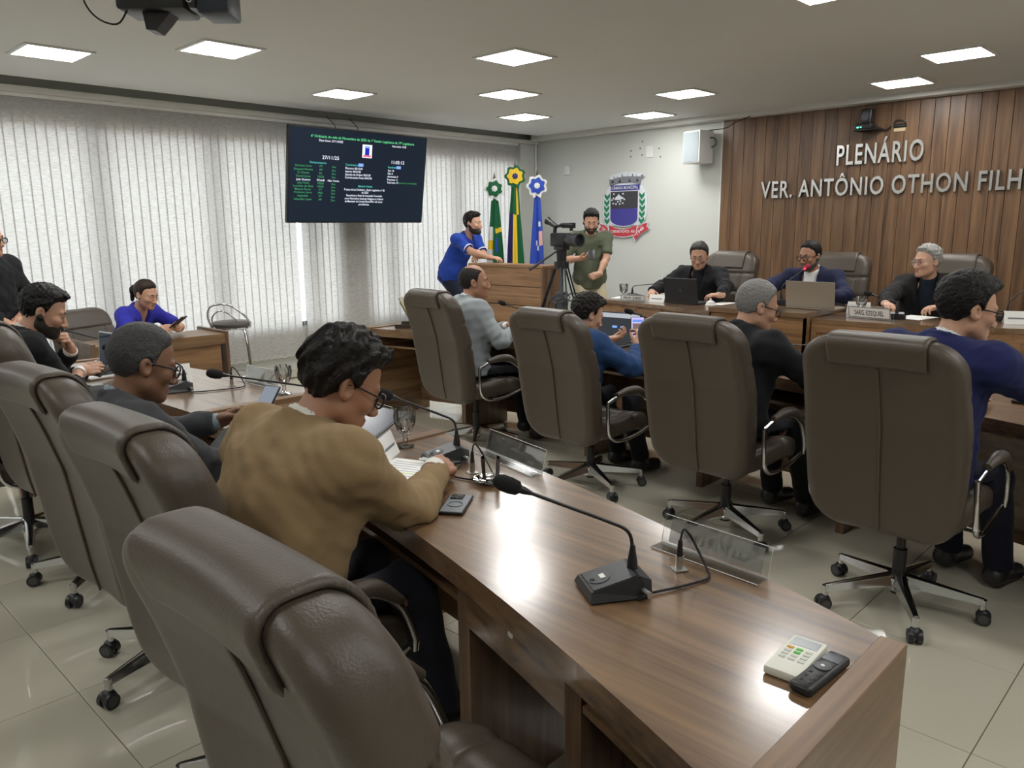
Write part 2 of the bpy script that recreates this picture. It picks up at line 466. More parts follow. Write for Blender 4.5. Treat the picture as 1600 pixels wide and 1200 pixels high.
# window wall
m_wallL = m_wall
W = MB(); ZW0, ZW1 = .56, 2.56
wins = [(YF+.35, 5.17), (5.52, 8.08)]
W.box((XL-.16, YF, 0), (XL, YB, ZW0)).box((XL-.16, YF, ZW1), (XL, YB, ZC+.2))
for a, b in ((YF, YF+.35), (5.17, 5.52), (8.08, YB)): W.box((XL-.16, a, ZW0), (XL, b, ZW1))
wl = struct('wall_left', W, m_wall)
MB().box((XL, 8.1, 0), (XL+.13, YB, 2.755), 0, .004).build('corner_pier', m_wall, wl)
MB().cyl((-7.635, YB-.03, 0), (-7.635, YB-.03, 2.76), .016, n=10).build('pipe', m_white, wl)
m_alu = mat('window_aluminium', srgb(150,152,155), .4, .6)
for wi, (a, b) in enumerate(wins):
    e = empty('window_%d' % (wi+1), (XL-.08, a, ZW0), kind='structure')
    fr = MB().box((-.03,0,0), (.03,.05,ZW1-ZW0)).box((-.03,b-a-.05,0), (.03,b-a,ZW1-ZW0)).box((-.03,0,0), (.03,b-a,.05)).box((-.03,0,ZW1-ZW0-.05), (.03,b-a,ZW1-ZW0))
    fr.build('window_frame', m_alu, e)
    ys = [y for y in np.arange(2.64-1.08*5, 8.1, 1.08) if a+.2 < y < b-.2]
    for y in ys: MB().box((-.03, y-a-.045, .05), (.03, y-a+.045, ZW1-ZW0-.05)).build('mullion', m_alu, e)
    ed = [a+.05]+[y for y in ys]+[b-.05]
    for p, q in zip(ed[:-1], ed[1:]): MB().box((-.003, p-a, .05), (.003, q-a, ZW1-ZW0-.05)).build('pane', m_tglass, e)
# outside ground seen only as bounce light
struct('ground', MB().box((XL-30, -30, -1.2), (XL-.3, 40, -1.1)), mat('outside_ground', srgb(170,160,148), .9))
# terracotta eave over the windows
struct('eave', MB().box((XL-.7, YF-1, 2.72), (XL-.16, YB+1, 2.80)), mat('terracotta', srgb(205,140,104), .8))
# back wall
wb = struct('wall_back', MB().box((XL-.1, YB, 0), (XR, YB+.15, ZC+.2)), m_wall)
# wood panelling, plank by plank
pan = empty('wood_panelling', (-4.74, YB, PZ), kind='structure')
MB().box((0, -.008, 0), (XR+4.74, 0, 2.63)).build('backing', m_blkm, pan)
pw = .1305; np_ = int((XR+4.74)/pw)
pm = [MB().box((.0015, -.03, 0), (pw-.0015, -.008, 2.625), 0, .002).mesh('plank', m_plank)]
for i in range(np_): obj('plank', pm[0], pan, (i*pw, 0, 0))
MB().box((-.012, -.034, 0), (0, 0, 2.63)).build('edge_strip', m_white, pan)
struct('wall_right', MB().box((XR, YF, 0), (XR+.15, YB, ZC+.2)), m_wall)
struct('wall_front', MB().box((XL-.1, YF-.15, 0), (XR, YF, ZC+.2)), m_wall)
struct('baseboard_left', MB().box((XL, YF, 0), (XL+.018, 8.1, .10), 0, .003), m_tile)
struct('platform', MB().box((XL, 5.45, 0), (XR, YB, PZ), 0, .004), mat('platform_porcelain', srgb(190,187,175), .12, spec=.6))
# ceiling lights
m_lit = emis('led_diffuser', (1.0, .995, .975), LAMP)
lf = MB()
s0, s1 = .222, .196
lf.box((-s0,-s0,-.012), (-s1,s0,0)).box((s1,-s0,-.012), (s0,s0,0)).box((-s1,-s0,-.012), (s1,-s1,0)).box((-s1,s1,-.012), (s1,s0,0))
lfm = lf.mesh('light_frame', m_white); ldm = MB().box((-s1,-s1,-.010), (s1,s1,-.004)).mesh('diffuser', m_lit)
LIGHTS = [(-6.34,1.95,'near the window wall at the left edge'), (-5.44,2.75,'behind the projector'), (-4.22,4.41,'largest one left of the middle'), (-5.37,5.53,'in the middle of the ceiling, above the flags'), (-6.30,6.74,'far small one above the flags'),
 (-6.39,4.39,'above the television'), (-4.22,6.74,'above the crest, nearer one of the pair'), (-5.27,7.68,'above the crest, nearest the back wall'), (-1.90,6.74,'above the lettering at the right'), (-2.59,7.66,'above the lettering, next to the back wall'), (-1.90,4.42,'cut off by the top edge of the photo')]
OUT = [(-4.0,1.9,'over the near desks'),(-1.9,1.95,'over the big near microphone'),(.5,1.95,'right of the near desk'),(.5,4.4,'right of the second desk row'),(.5,6.74,'right end of the platform'),(-1.9,-.6,'behind the camera'),(-4.2,-.6,'behind the near chairs'),(-6.3,-.6,'behind the camera by the blinds'),(.5,-.6,'behind the camera to the right'),(1.7,5.5,'by the right wall near the platform'),(1.7,3.1,'by the right wall beside the desks')]
for k, (x, y, s) in enumerate(LIGHTS+[(a, b, 'out of the picture, '+c) for a, b, c in OUT]):
    e = empty('ceiling_light', (x, y, ZC), 0, 'square LED ceiling panel '+s, 'ceiling light', 'square LED ceiling panels')
    obj('frame', lfm, e); obj('diffuser', ldm, e)
# vertical blinds
mb, N, L, b = _new('blind_fabric'); N.remove(b)
tc = N.new('ShaderNodeTexCoord'); mp = N.new('ShaderNodeMapping'); mp.inputs['Scale'].default_value = (22, 22, 240)
nz = N.new('ShaderNodeTexNoise'); nz.inputs['Scale'].default_value = 1; nz.inputs['Detail'].default_value = 3
oi = N.new('ShaderNodeObjectInfo'); vm = N.new('ShaderNodeVectorMath'); vm.operation = 'MULTIPLY_ADD'; vm.inputs[1].default_value = (9,7,5)
L.new(oi.outputs['Random'], vm.inputs[0]); L.new(tc.outputs['Object'], vm.inputs[2]); L.new(vm.outputs[0], mp.inputs[0]); L.new(mp.outputs[0], nz.inputs['Vector'])
rp = N.new('ShaderNodeValToRGB'); rp.color_ramp.elements[0].position = .32; rp.color_ramp.elements[1].position = .62
rp.color_ramp.elements[0].color = (*srgb(184,182,178), 1); rp.color_ramp.elements[1].color = (*srgb(212,210,207), 1)
L.new(nz.outputs[0], rp.inputs[0])
df = N.new('ShaderNodeBsdfDiffuse'); tl = N.new('ShaderNodeBsdfTranslucent'); ms = N.new('ShaderNodeMixShader'); ms.inputs[0].default_value = .45
L.new(rp.outputs[0], df.inputs[0]); L.new(rp.outputs[0], tl.inputs[0]); L.new(df.outputs[0], ms.inputs[1]); L.new(tl.outputs[0], ms.inputs[2]); L.new(ms.outputs[0], N['Material Output'].inputs[0])
vb = empty('vertical_blind', (-7.68, 0, 2.755), 0, 'cream fabric vertical blinds covering the whole window wall', 'blinds')
HB = 2.755-.268
sl = MB(); nn = 4
for i in range(nn):
    u = -.0465+.093*i/(nn-1); sl.v += [(.002*math.cos(u/.0465*1.4), u, -HB), (.002*math.cos(u/.0465*1.4), u, -.02)]
sl.f = [(2*i, 2*i+2, 2*i+3, 2*i+1) for i in range(nn-1)]; sl.m = [0]*(nn-1)
slm = sl.mesh('slat', mb, 60)
MB().box((-.02, YF, -.03), (.02, 8.07, 0)).build('headrail', m_white, vb)
y = YF+.1; k = 0
ch = MB()
while y < 8.04:
    a = -5.5+rnd.uniform(-1, 1)
    yy = y
    o = obj('slat', slm, vb, (0, yy, 0)); o.rotation_euler[2] = R(a)
    if abs(y-4.66) < .04: o.rotation_euler[2] = R(62)
    if y > .8: ch.tube([(.022, yy+.0805*t/6, -HB+.012-.022*math.sin(math.pi*t/6)) for t in range(7)], .0022, 3)
    y += .0805; k += 1
ch.build('bottom_chain', m_white, vb)

# ============================================================ desks
def arc(y0): return lambda x: y0-.064*(x+3.4)**2
def desk_row(y0, xa, xb, divs, name, label, lift=0, near_all=True, ends=(True, True), drawers=(), shelves=(), top=.79):
    n0, f0 = arc(y0), arc(y0+.63); e = empty(name, ((xa+xb)/2, n0((xa+xb)/2)+.3, 0), 0, label, 'desk', 'curved council desks')
    off = Vector((-e.location.x, -e.location.y, 0))
    def bld(mb, nm, m, par=e, sm=0):
        mb.v = [(p[0]+off.x, p[1]+off.y, p[2]) for p in mb.v]; return mb.build(nm, m, par, sm)
    xs = list(np.linspace(xa, xb, 15)); z1 = top+lift
    bld(MB().strip([(x, n0(x)) for x in xs], [(x, f0(x)) for x in xs], z1-.032, z1), 'desk_top', m_desk)
    bld(MB().strip([(x, n0(x)) for x in xs], [(x, n0(x)+.03) for x in xs], z1-.065, z1-.032), 'front_rail', m_desk)
    bld(MB().strip([(x, f0(x)-.10) for x in xs], [(x, f0(x)-.08) for x in xs], .08, z1-.032), 'modesty_panel', m_desk)
    for x in divs: bld(MB().box((x-.022, n0(x)+.05, 0), (x+.022, f0(x)-.10, z1-.032)), 'divider', m_deskz)
    for x, s in ((xa, 0), (xb, 1)):
        if ends[s]: bld(MB().box((x-.026, n0(x)-.004, 0), (x+.026, f0(x)+.004, z1+.008), 0, .002), 'end_panel', m_desky)
    for a, b in drawers:
        q = list(np.linspace(a+.025, b-.025, 6))
        d = bld(MB().strip([(x, n0(x)+.045) for x in q], [(x, n0(x)+.4) for x in q], z1-.20, z1-.068), 'drawer', m_desk)
        xm = (a+b)/2; bld(MB().cyl((xm, n0(xm)+.043, z1-.115), (xm, n0(xm)+.05, z1-.115), .010, n=12), 'lock', m_steel, d)
    for a, b in shelves:
        q = list(np.linspace(a+.023, b-.023, 6))
        bld(MB().strip([(x, n0(x)+.06) for x in q], [(x, f0(x)-.10) for x in q], z1-.165, z1-.147), 'shelf', m_desk)
    return e
LA = 1.48
desk_row(LA, -2.40, -.455, [-1.43, -.94], 'council_desk', 'nearest curved walnut desk, with the big black microphone and two remotes on it', drawers=[(-1.43,-.94)], shelves=[(-2.40,-1.43), (-.94,-.48)], ends=(True, True))
desk_row(LA, -3.395, -2.428, [], 'council_desk', 'curved walnut desk section between the tan jacket man and the grey haired man', lift=-.004, ends=(False, False), shelves=[(-3.42,-2.43)])
desk_row(LA, -5.45, -3.425, [-4.42], 'council_desk', 'curved walnut desk section in front of the bearded man at the left', lift=.012, ends=(True, True), shelves=[(-5.42,-4.42), (-4.42,-3.45)])
RA = 4.22
desk_row(RA, -5.52, -4.63, [], 'council_desk', 'walnut desk with an open shelf, carrying the book on a stand', shelves=[(-5.49,-4.63)], ends=(True, False))
desk_row(RA, -4.625, -2.48, [-4.60, -3.4], 'council_desk', 'curved walnut desk in front of the grey suit man and the blue suit man', ends=(False, False), shelves=[(-3.4,-2.5)])
desk_row(RA, -2.475, -.5, [-2.45, -1.5], 'council_desk', 'curved walnut desk in front of the black suit man and the navy suit man', ends=(False, False), shelves=[(-2.45,-1.5)])
desk_row(RA, -.495, 1.6, [-.47, .55], 'council_desk', 'curved walnut desk running out of the photo at the right edge', ends=(False, True))

# dais: three desks on the platform
def dais_part(name, label, near, depth, zt, panels, m=None):
    cx = sum(p[0] for p in near)/len(near); cy = sum(p[1] for p in near)/len(near)
    e = empty(name, (cx, cy+.3, PZ), 0, label, 'desk', 'desks on the platform')
    def bld(mb, nm, mm, par=e):
        mb.v = [(p[0]-cx, p[1]-cy-.3, p[2]-PZ) for p in mb.v]; return mb.build(nm, mm, par)
    far = [(x, y+depth) for x, y in near]
    bld(MB().strip(near, far, zt-.035, zt), 'desk_top', m_desk)
    ins = [(x, y+.02) for x, y in near]
    bld(MB().strip(ins, [(x, y+.03) for x, y in ins], PZ, zt-.035), 'front_panel', m_podium)
    for i in panels:
        (xa, ya), (xb, yb) = ins[i], ins[i+1]
        for (u0, u1, z0, z1) in ((0, 1, zt-.10, zt-.035), (0, 1, PZ, PZ+.08), (0, .06, PZ+.08, zt-.10), (.94, 1, PZ+.08, zt-.10)):
            f = lambda u: (xa+(xb-xa)*u, ya+(yb-ya)*u)
            p, q = f(u0), f(u1); bld(MB().strip([(p[0],p[1]-.015),(q[0],q[1]-.015)], [p, q], z0, z1), 'panel_frame', m_podium)
    for k in (0, -1):
        x, y = ins[k]; bld(MB().box((x-.015 if k else x, y, PZ), (x if k else x+.015, y+depth-.05, zt-.035)), 'side_panel', m_podium)
    return e
la = [(-4.75+1.47*t/10, 6.14-.38*(t/10)**1.15) for t in range(11)]
dais_part('dais_desk', 'curved walnut desk on the platform with the black laptop', la, .62, .93, [])
dais_part('dais_desk', 'middle walnut desk on the platform with the silver laptop, a little higher', [(-3.27,5.66),(-2.47,5.66)], .75, .975, [])
ra = [(-2.455,5.755),(-1.85,5.80),(-1.2,6.02),(-.5,6.35),(.3,6.8)]
dais_part('dais_desk', 'walnut desk with framed panels on the platform at the right', ra, .62, .93, [0,1,2,3])
# podium with plank front
pd = empty('podium', (-6.1, 6.36, PZ), 0, 'tall walnut podium the man in the blue polo leans on', 'podium')
MB().box((-.54,-.155,0), (.54,.10,1.03), 0).build('body', m_deskz, pd)
MB().box((-.57,-.19,1.03), (.575,.11,1.06), 0, .003).build('podium_top', m_podium, pd)
for k in range(5): MB().box((-.57,-.185,.02+.203*k), (.55,-.155,.02+.203*k+.196), 0, .003).build('plank', m_podium, pd)
MB().box((.551,-.185,0), (.573,.10,1.03)).build('side_panel', m_deskz, pd)
# side desk of the woman
sd = empty('side_desk', (-6.76, 2.62, 0), 0, 'small walnut desk where the woman in blue sits', 'desk')
MB().box((-.17,-.55,.715), (.27,.50,.745), 0, .002).build('desk_top', m_desky, sd)
MB().box((.235,-.50,.12), (.255,.46,.66)).build('front_panel', mat_p if False else wood('walnut_panel_y', 1, srgb(78,54,36), srgb(150,116,82), .35), sd)
MB().box((.235,-.55,.655), (.27,.50,.715)).build('front_rail', m_desky, sd)
MB().box((-.28,.50,0), (.275,.53,.765), 0, .002).build('end_panel', m_deskz, sd)
MB().box((-.28,-.58,0), (.275,-.55,.765), 0, .002).build('end_panel', m_deskz, sd)

# ============================================================ chairs
def chair_meshes(low=False):
    H = {}
    def yc(z): return np.interp(z, [.36,.5,.65,.85,1.0,1.18], [-.205,-.232,-.252,-.28,-.325,-.392])
    zt, zb = 1.185, .375; zc = (zt+zb)/2; hz = (zt-zb)/2
    def back(P):
        x, y, z = P[:,0], P[:,1], P[:,2]
        yy = y-yc(z); wv = np.interp(z, [.37,.55,.8,1.18], [.262,.292,.305,.290])
        d2 = rbox2(x/wv*.27, z-zc, .27, hz, .115)
        yy = yy+.10*(x/.27)**2*np.where(yy < 0, .28, .12)   # wrapped sides
        ht = .062; rr = .05
        a = d2+rr; b = np.abs(yy)-(ht-rr)
        d = np.sqrt(np.maximum(a,0)**2+np.maximum(b,0)**2)+np.minimum(np.maximum(a,b),0)-rr
        fr = np.clip((yy-.02)/.02, 0, 1)
        g = np.exp(-((z-.80)/.012)**2)+np.exp(-((z-.98)/.012)**2)+np.exp(-((np.abs(x)-.17)/.012)**2)*(z < .98)*(z > .5)
        return d+fr*.012*g
    lo, hi = (-.34,-.54,.34), (.34,-.08,1.23)
    V, Q = extract(back, lo, hi, .0125 if low else .0105)
    H['backrest'] = np_mesh('backrest', V, Q, m_leather)
    def flap(P):
        x, z = P[:,0], P[:,2]; d = back(P)
        reg = np.maximum(np.abs(x)-.18, np.where(P[:,1] < yc(z), 1.075, 1.03)-z)
        return smax(np.abs(d-.007)-.009, reg, .012)
    V, Q = extract(flap, (-.22,-.54,1.0), (.22,-.08,1.24), .007)
    H['flap'] = np_mesh('headrest_cover', V, Q, m_leather)
    zz = np.linspace(.40, 1.07, 14)
    H['seam'] = MB().tube([(0, float(yc(z))-.0655+(.002 if z < .45 else 0), z) for z in zz], .0045, 6).mesh('seam_piping', m_leather2, 60)
    def seat(P):
        x, y, z = P[:,0], P[:,1], P[:,2]
        zs = np.interp(y, [-.25,-.1,.15,.27], [.455,.455,.47,.44])+.02*(x/.26)**2
        d2 = rbox2(x, y-.01, .275, .265, .10); a = d2+.045; b = np.abs(z-zs)-(.058-.045)
        d = np.sqrt(np.maximum(a,0)**2+np.maximum(b,0)**2)+np.minimum(np.maximum(a,b),0)-.045
        g = np.exp(-((y-.10)/.012)**2)+np.exp(-((np.abs(x)-.17)/.012)**2)
        return d+np.where(z > zs, .010*g, 0)
    V, Q = extract(seat, (-.31,-.3,.36), (.31,.32,.58), .012)
    H['seat'] = np_mesh('seat', V, Q, m_leather)
    for s in (-1, 1):
        p1 = smooth_path([(s*.312,-.20,.655),(s*.319,-.205,.56),(s*.319,-.185,.46),(s*.312,-.10,.415),(s*.305,.06,.42),(s*.305,.20,.455)], 6)
        p2 = smooth_path([(s*.312,-.20,.655),(s*.319,-.10,.69),(s*.322,.04,.685),(s*.322,.15,.62),(s*.315,.21,.50),(s*.309,.215,.45)], 6)
        H['arm%d' % s] = MB().tube(p1, .011, 8).tube(p2, .011, 8).mesh('armrest', m_chrome, 60)
        pp = smooth_path([(s*.320,-.13,.695),(s*.323,-.03,.71),(s*.324,.07,.695),(s*.323,.16,.625)], 6)
        H['pad%d' % s] = MB().tube(pp, [.012+.014*math.sin(math.pi*min(1,max(.12,(i+1)/(len(pp)+1)))) for i in range(len(pp))], 10).mesh('arm_pad', m_leather, 60)
    H['mech'] = MB().box((-.10,-.13,.375), (.10,.12,.405), 0, .01).cyl((.1,.02,.385), (.26,.03,.38), .008, n=8).cyl((0,.12,.38), (0,.17,.375), .024, n=12).mesh('tilt_mechanism', m_blk, 40)
    H['col'] = MB().cyl((0,0,.075), (0,0,.10), .03, n=16).cyl((0,0,.06), (0,0,.26), .027, n=16).cyl((0,0,.26), (0,0,.38), .018, n=16).mesh('gas_column', [m_blk], 40)
    H['hub'] = MB().lathe([(.032,.07),(.05,.085),(.052,.135),(.03,.15)], 20).mesh('hub', m_chrome, 50)
    lg = MB(); pr = []
    for t in np.linspace(0, 1, 7):
        r_ = .035+.285*t; z_ = .128-.030*t; hw = .030-.016*t; hh = .026-.012*t
        pr.append([(r_, -hw, z_-hh), (r_, -hw*.7, z_+hh*.75), (r_, 0, z_+hh), (r_, hw*.7, z_+hh*.75), (r_, hw, z_-hh), (r_, 0, z_-hh*.5)])
    n6 = 6; vs = [p for q in pr for p in q]; fs = []
    for i in range(len(pr)-1): fs += [(i*n6+j, i*n6+(j+1) % n6, (i+1)*n6+(j+1) % n6, (i+1)*n6+j) for j in range(n6)]
    fs += [tuple(range(n6)), tuple(range(len(vs)-1, len(vs)-1-n6, -1))]
    lg.add(vs, fs); lg.cyl((.318,0,.105), (.318,0,.062), .014, .012, 12)
    H['leg'] = lg.mesh('leg', m_chrome, 45)
    cs = MB()
    for s in (-1, 1):
        cs.cyl((.325, s*.007, .028), (.325, s*.026, .028), .028, n=16, mi=0)
        cs.cyl((.325, s*.0262, .028), (.325, s*.0272, .028), .019, n=16, mi=1)
    cs.lathe([(.026,.030),(.027,.045),(.018,.060),(.008,.064)], 12, 0, (.322,0,0))
    H['caster'] = cs.mesh('caster', [m_blk, m_rubber], 40)
    return H
CH = chair_meshes()
def chair(x, y, yaw, label, z=0, spin=0, dz=0, low=False, group='brown leather swivel chairs'):
    e = empty('office_chair', (x, y, z), R(yaw), label, 'chair', group)
    b = obj('backrest', CH['backrest'], e, (0,0,dz))
    obj('seam_piping', CH['seam'], b)
    if not low: obj('headrest_cover', CH['flap'], b)
    else: b.scale = (1, 1, .78); b.location = (0, .02, .09+dz)
    obj('seat', CH['seat'], e, (0,0,dz))
    for s in (-1, 1):
        a = obj('armrest', CH['arm%d' % s], e, (0,0,dz)); obj('arm_pad', CH['pad%d' % s], a)
    obj('tilt_mechanism', CH['mech'], e, (0,0,dz)); obj('gas_column', CH['col'], e); obj('hub', CH['hub'], e)
    for k in range(5):
        l = obj('leg', CH['leg'], e); l.rotation_euler[2] = R(spin+72*k-yaw)
        c = obj('caster', CH['caster'], l)
    return e
CHAIRS = {}
CHAIRS['L0'] = chair(-.92, .825, 0, 'empty brown leather chair nearest the camera, cut off by the bottom edge', spin=50, dz=.02)
CHAIRS['L1'] = chair(-1.91, 1.03, 2, 'brown leather chair behind the man in the tan jacket', spin=20)
CHAIRS['L2'] = chair(-2.80, 1.09, 4, 'brown leather chair behind the grey haired man with black glasses', spin=214)
CHAIRS['L3'] = chair(-3.83, 1.18, 3, 'empty brown leather chair between the grey haired man and the bearded man', spin=170, dz=.07)
CHAIRS['L4'] = chair(-4.53, 1.03, 5, 'brown leather chair of the bearded man, cut off by the left edge', spin=-15)
CHAIRS['R1'] = chair(-4.21, 3.95, -6, 'brown leather chair of the man in the light grey suit', spin=-47)
CHAIRS['R2'] = chair(-2.97, 3.77, -4, 'brown leather chair of the man in the blue suit looking at a phone', spin=-28, dz=-.04)
CHAIRS['R3'] = chair(-1.97, 3.67, -3, 'brown leather chair of the grey haired man in the black suit', spin=-28)
CHAIRS['R4'] = chair(-1.00, 3.40, -2, 'large brown leather chair of the young man in the navy suit at the right', spin=-60, dz=.02)
chair(-4.05, 7.05, 178, 'brown leather chair on the platform behind the man with the black laptop', z=PZ, spin=10)
chair(-2.92, 7.05, 184, 'brown leather chair on the platform behind the man speaking into the microphone', z=PZ, spin=30)
chair(-1.97, 7.05, 180, 'brown leather chair on the platform behind the grey haired man at the right', z=PZ, spin=50)
chair(-7.16, 2.42, -66, 'lower brown leather chair of the woman in blue by the blinds', low=True, spin=15, dz=-.055)
# bar stool
st = empty('bar_stool', (-7.0, 3.44, 0), R(62), 'chrome bar stool with round dark seat and looped backrest by the blinds', 'stool')
MB().lathe([(.0001,.735),(.15,.735),(.175,.75),(.178,.768),(.16,.785),(.0001,.79)], 28, caps=False).build('seat', mat('grey_vinyl', srgb(88,84,82), .45), st, 50)
MB().tube([(.15*math.cos(a), .15*math.sin(a), .725) for a in np.linspace(0, 2*math.pi, 25)[:-1]], .009, 8, closed=True).build('seat_ring', m_chrome, st, 60)
for a in (45,135,225,315):
    c, s = math.cos(R(a)), math.sin(R(a))
    MB().tube([(.13*c,.13*s,.725),(.16*c,.16*s,.69),(.185*c,.185*s,.55),(.235*c,.235*s,0)], .0115, 10).build('leg', m_chrome, st, 60)
MB().tube([(.20*math.cos(a), .20*math.sin(a), .28) for a in np.linspace(0, 2*math.pi, 25)[:-1]], .008, 8, closed=True).build('foot_ring', m_chrome, st, 60)
MB().tube(smooth_path([(-.17,-.06,.73),(-.20,-.12,.85),(-.16,-.16,.945),(-.02,-.17,.955),(.1,-.15,.87),(.16,-.09,.78),(.165,-.05,.73)], 6), .009, 8).build('backrest', m_chrome, st, 60)
MB().tube(smooth_path([(-.16,-.08,.73),(-.16,-.14,.84),(-.09,-.16,.90),(0,-.165,.86),(.05,-.15,.79),(.04,-.13,.73)], 6), .007, 8).build('backrest_loop', m_chrome, st, 60)
# ============================================================ people
def nrm(v): v = np.asarray(v, float); return v/max(np.linalg.norm(v), 1e-9)
def rotax(v, ax, deg):
    ax = nrm(ax); t = R(deg); v = np.asarray(v, float)
    return v*math.cos(t)+np.cross(ax, v)*math.sin(t)+ax*(ax @ v)*(1-math.cos(t))
HAND = {'flat': [(8,10,6)]*4, 'relaxed': [(22,30,18),(28,35,20),(32,38,22),(36,40,24)], 'grip': [(42,55,30),(50,60,35),(55,62,35),(58,64,38)],
        'hold': [(30,42,25),(34,46,28),(38,48,28),(42,50,30)], 'pen': [(48,50,22),(52,58,30),(62,66,40),(66,70,44)], 'fist': [(70,85,50),(72,86,52),(74,88,52),(74,88,52)], 'point': [(18,22,12),(60,70,40),(64,74,44),(66,76,44)]}
def hand_prims(wr, d, n, side, pose, sc=1.0):
    y = nrm(d); z = np.asarray(n, float); z = nrm(z-y*(z @ y)); x = np.cross(y, z)*(-1 if side == 'R' else 1)
    T = lambda p: wr+sc*(x*p[0]+y*p[1]+z*p[2])
    pr = [('e', T((.002,.045,-.002)), (.040*sc,.052*sc,.0165*sc), np.stack([x,y,z],1), .012), ('c', T((0,-.02,0)), T((0,.02,0)), .027*sc, .027*sc, .02)]
    for (bx, ln, cu, by) in ((.029,.072,0,.086), (.0095,.080,1,.091), (-.0105,.074,2,.087), (-.029,.058,3,.078)):
        p = T((bx,by-.03,.002)); q = T((bx,by,.001)); pr.append(('c', p, q, .0115*sc, .0098*sc, .006))
        a = 0; dr = y.copy(); cc = HAND[pose][cu]
        for s, (fr, r0, r1) in enumerate(((.45,.0095,.0085), (.31,.0085,.0078), (.24,.0078,.0068))):
            a += cc[s]; dr = y*math.cos(R(a))-z*math.sin(R(a))+x*bx*.6; dr = nrm(dr)
            e = q+dr*ln*fr*sc; pr.append(('c', q, e, r0*sc, r1*sc, .003)); q = e
    tc = {'flat': (.8,.6,-.1), 'relaxed': (.62,.72,-.35), 'grip': (.35,.75,-.6), 'hold': (.45,.8,-.45), 'pen': (.2,.85,-.6), 'fist': (.1,.7,-.75), 'point': (.4,.75,-.55)}[pose]
    q = T((.024,.018,-.006)); e = q+(x*tc[0]+y*tc[1]+z*tc[2])*.042*sc; pr.append(('c', q, e, .0145*sc, .0115*sc, .01))
    d2 = nrm(x*(tc[0]-.35)+y*(tc[1]+.2)+z*tc[2]); q2 = e+d2*.033*sc; pr.append(('c', e, q2, .011*sc, .0088*sc, .004))
    return pr
def evalp(P, prims):
    D = None
    for p in prims:
        if p[0] == 'c': d = rcone(P, p[1], p[2], p[3], p[4]); k = p[5]
        elif p[0] == 'e': d = elld(P, p[1], p[2], p[3]); k = p[4]
        else:
            q = np.abs((P-np.asarray(p[1], f32)) @ np.asarray(p[3], f32)); q[:,0] += q[:,0]*0; k = p[5]; rr = f32(p[4]); q = q-(np.asarray(p[2], f32)-rr)
            d = np.sqrt((np.maximum(q, 0)**2).sum(1))+np.minimum(q.max(1), 0)-rr
        D = d if D is None else smin(D, d, k)
    return D
def bounds(prims, pad):
    lo = np.full(3, 9e9); hi = -lo
    for p in prims:
        if p[0] == 'c':
            for c, r in ((p[1], p[3]), (p[2], p[4])): lo = np.minimum(lo, np.asarray(c)-r); hi = np.maximum(hi, np.asarray(c)+r)
        else: r = max(p[2]); lo = np.minimum(lo, np.asarray(p[1])-r); hi = np.maximum(hi, np.asarray(p[1])+r)
    return lo-pad, hi+pad
def ik(S, Wt, l1, l2, pole):
    d = Wt-S; L_ = np.linalg.norm(d); u = d/L_
    if L_ > (l1+l2)*.985: Wt = S+u*(l1+l2)*.985; L_ = (l1+l2)*.985
    a = (l1*l1-l2*l2+L_*L_)/(2*L_); h = math.sqrt(max(l1*l1-a*a, 0)); pl = np.asarray(pole, float); pl = nrm(pl-u*(pl @ u))
    return S+u*a+pl*h, Wt
def skinmat(k): return mat('skin_%d' % k, [srgb(190,146,120), srgb(168,122,96), srgb(130,94,73), srgb(206,160,134)][k], .5, bump=.05, bscale=150, var=.05, vscale=30)
def cloth(name, col, rough=.8, bump=.18): return mat('cloth_'+name, col, rough, bump=bump, bscale=260, var=.05, vscale=9, sheen=.05, spec=.25)
def head_cran(q): return smin(elld(q, (0,-.010,.030), (.0775,.100,.096)), elld(q, (0,.028,-.036), (.064,.066,.080)), .035)
def head_sdf(q, jawk=1.0):
    d = head_cran(q)
    for s in (-1, 1):
        d = smin(d, rcone(q, (s*.046,.012,-.062), (s*.012,.074,-.094), .024*jawk, .022*jawk), .025)
        d = smin(d, elld(q, (s*.040,.068,-.022), (.024,.022,.020)), .02)        # cheek
        d = smax(d, -elld(q, (s*.031,.098,.006), (.019,.016,.0125)), .012)       # eye socket
        d = smin(d, elld(q, (s*.031,.078,.0065), (.0165,.0145,.0115)), .004)     # lids
        c, sn = math.cos(R(18)), math.sin(R(18)); A = np.array([[1,0,0],[0,c,-sn],[0,sn,c]], f32)
        ear = smax(elld(q, (s*.081,-.008,-.004), (.012,.020,.033), A), -elld(q, (s*.092,-.002,-.002), (.010,.011,.019), A), .005)
        d = smin(d, ear, .006)
        d = smin(d, elld(q, (s*.012,.104,-.040), (.010,.012,.009)), .006)        # nostril
    d = smin(d, elld(q, (0,.080,.026), (.050,.016,.010)), .016)
    d = smin(d, rcone(q, (0,.090,.010), (0,.116,-.034), .0085, .0125), .010)
    d = smin(d, elld(q, (0,.091,-.068), (.024,.014,.013)), .012)
    d = smax(d, -elld(q, (0,.110,-.0665), (.026,.010,.0022)), .006)
    d = smin(d, elld(q, (0,.080,-.098), (.020,.018,.015)), .015)
    return d
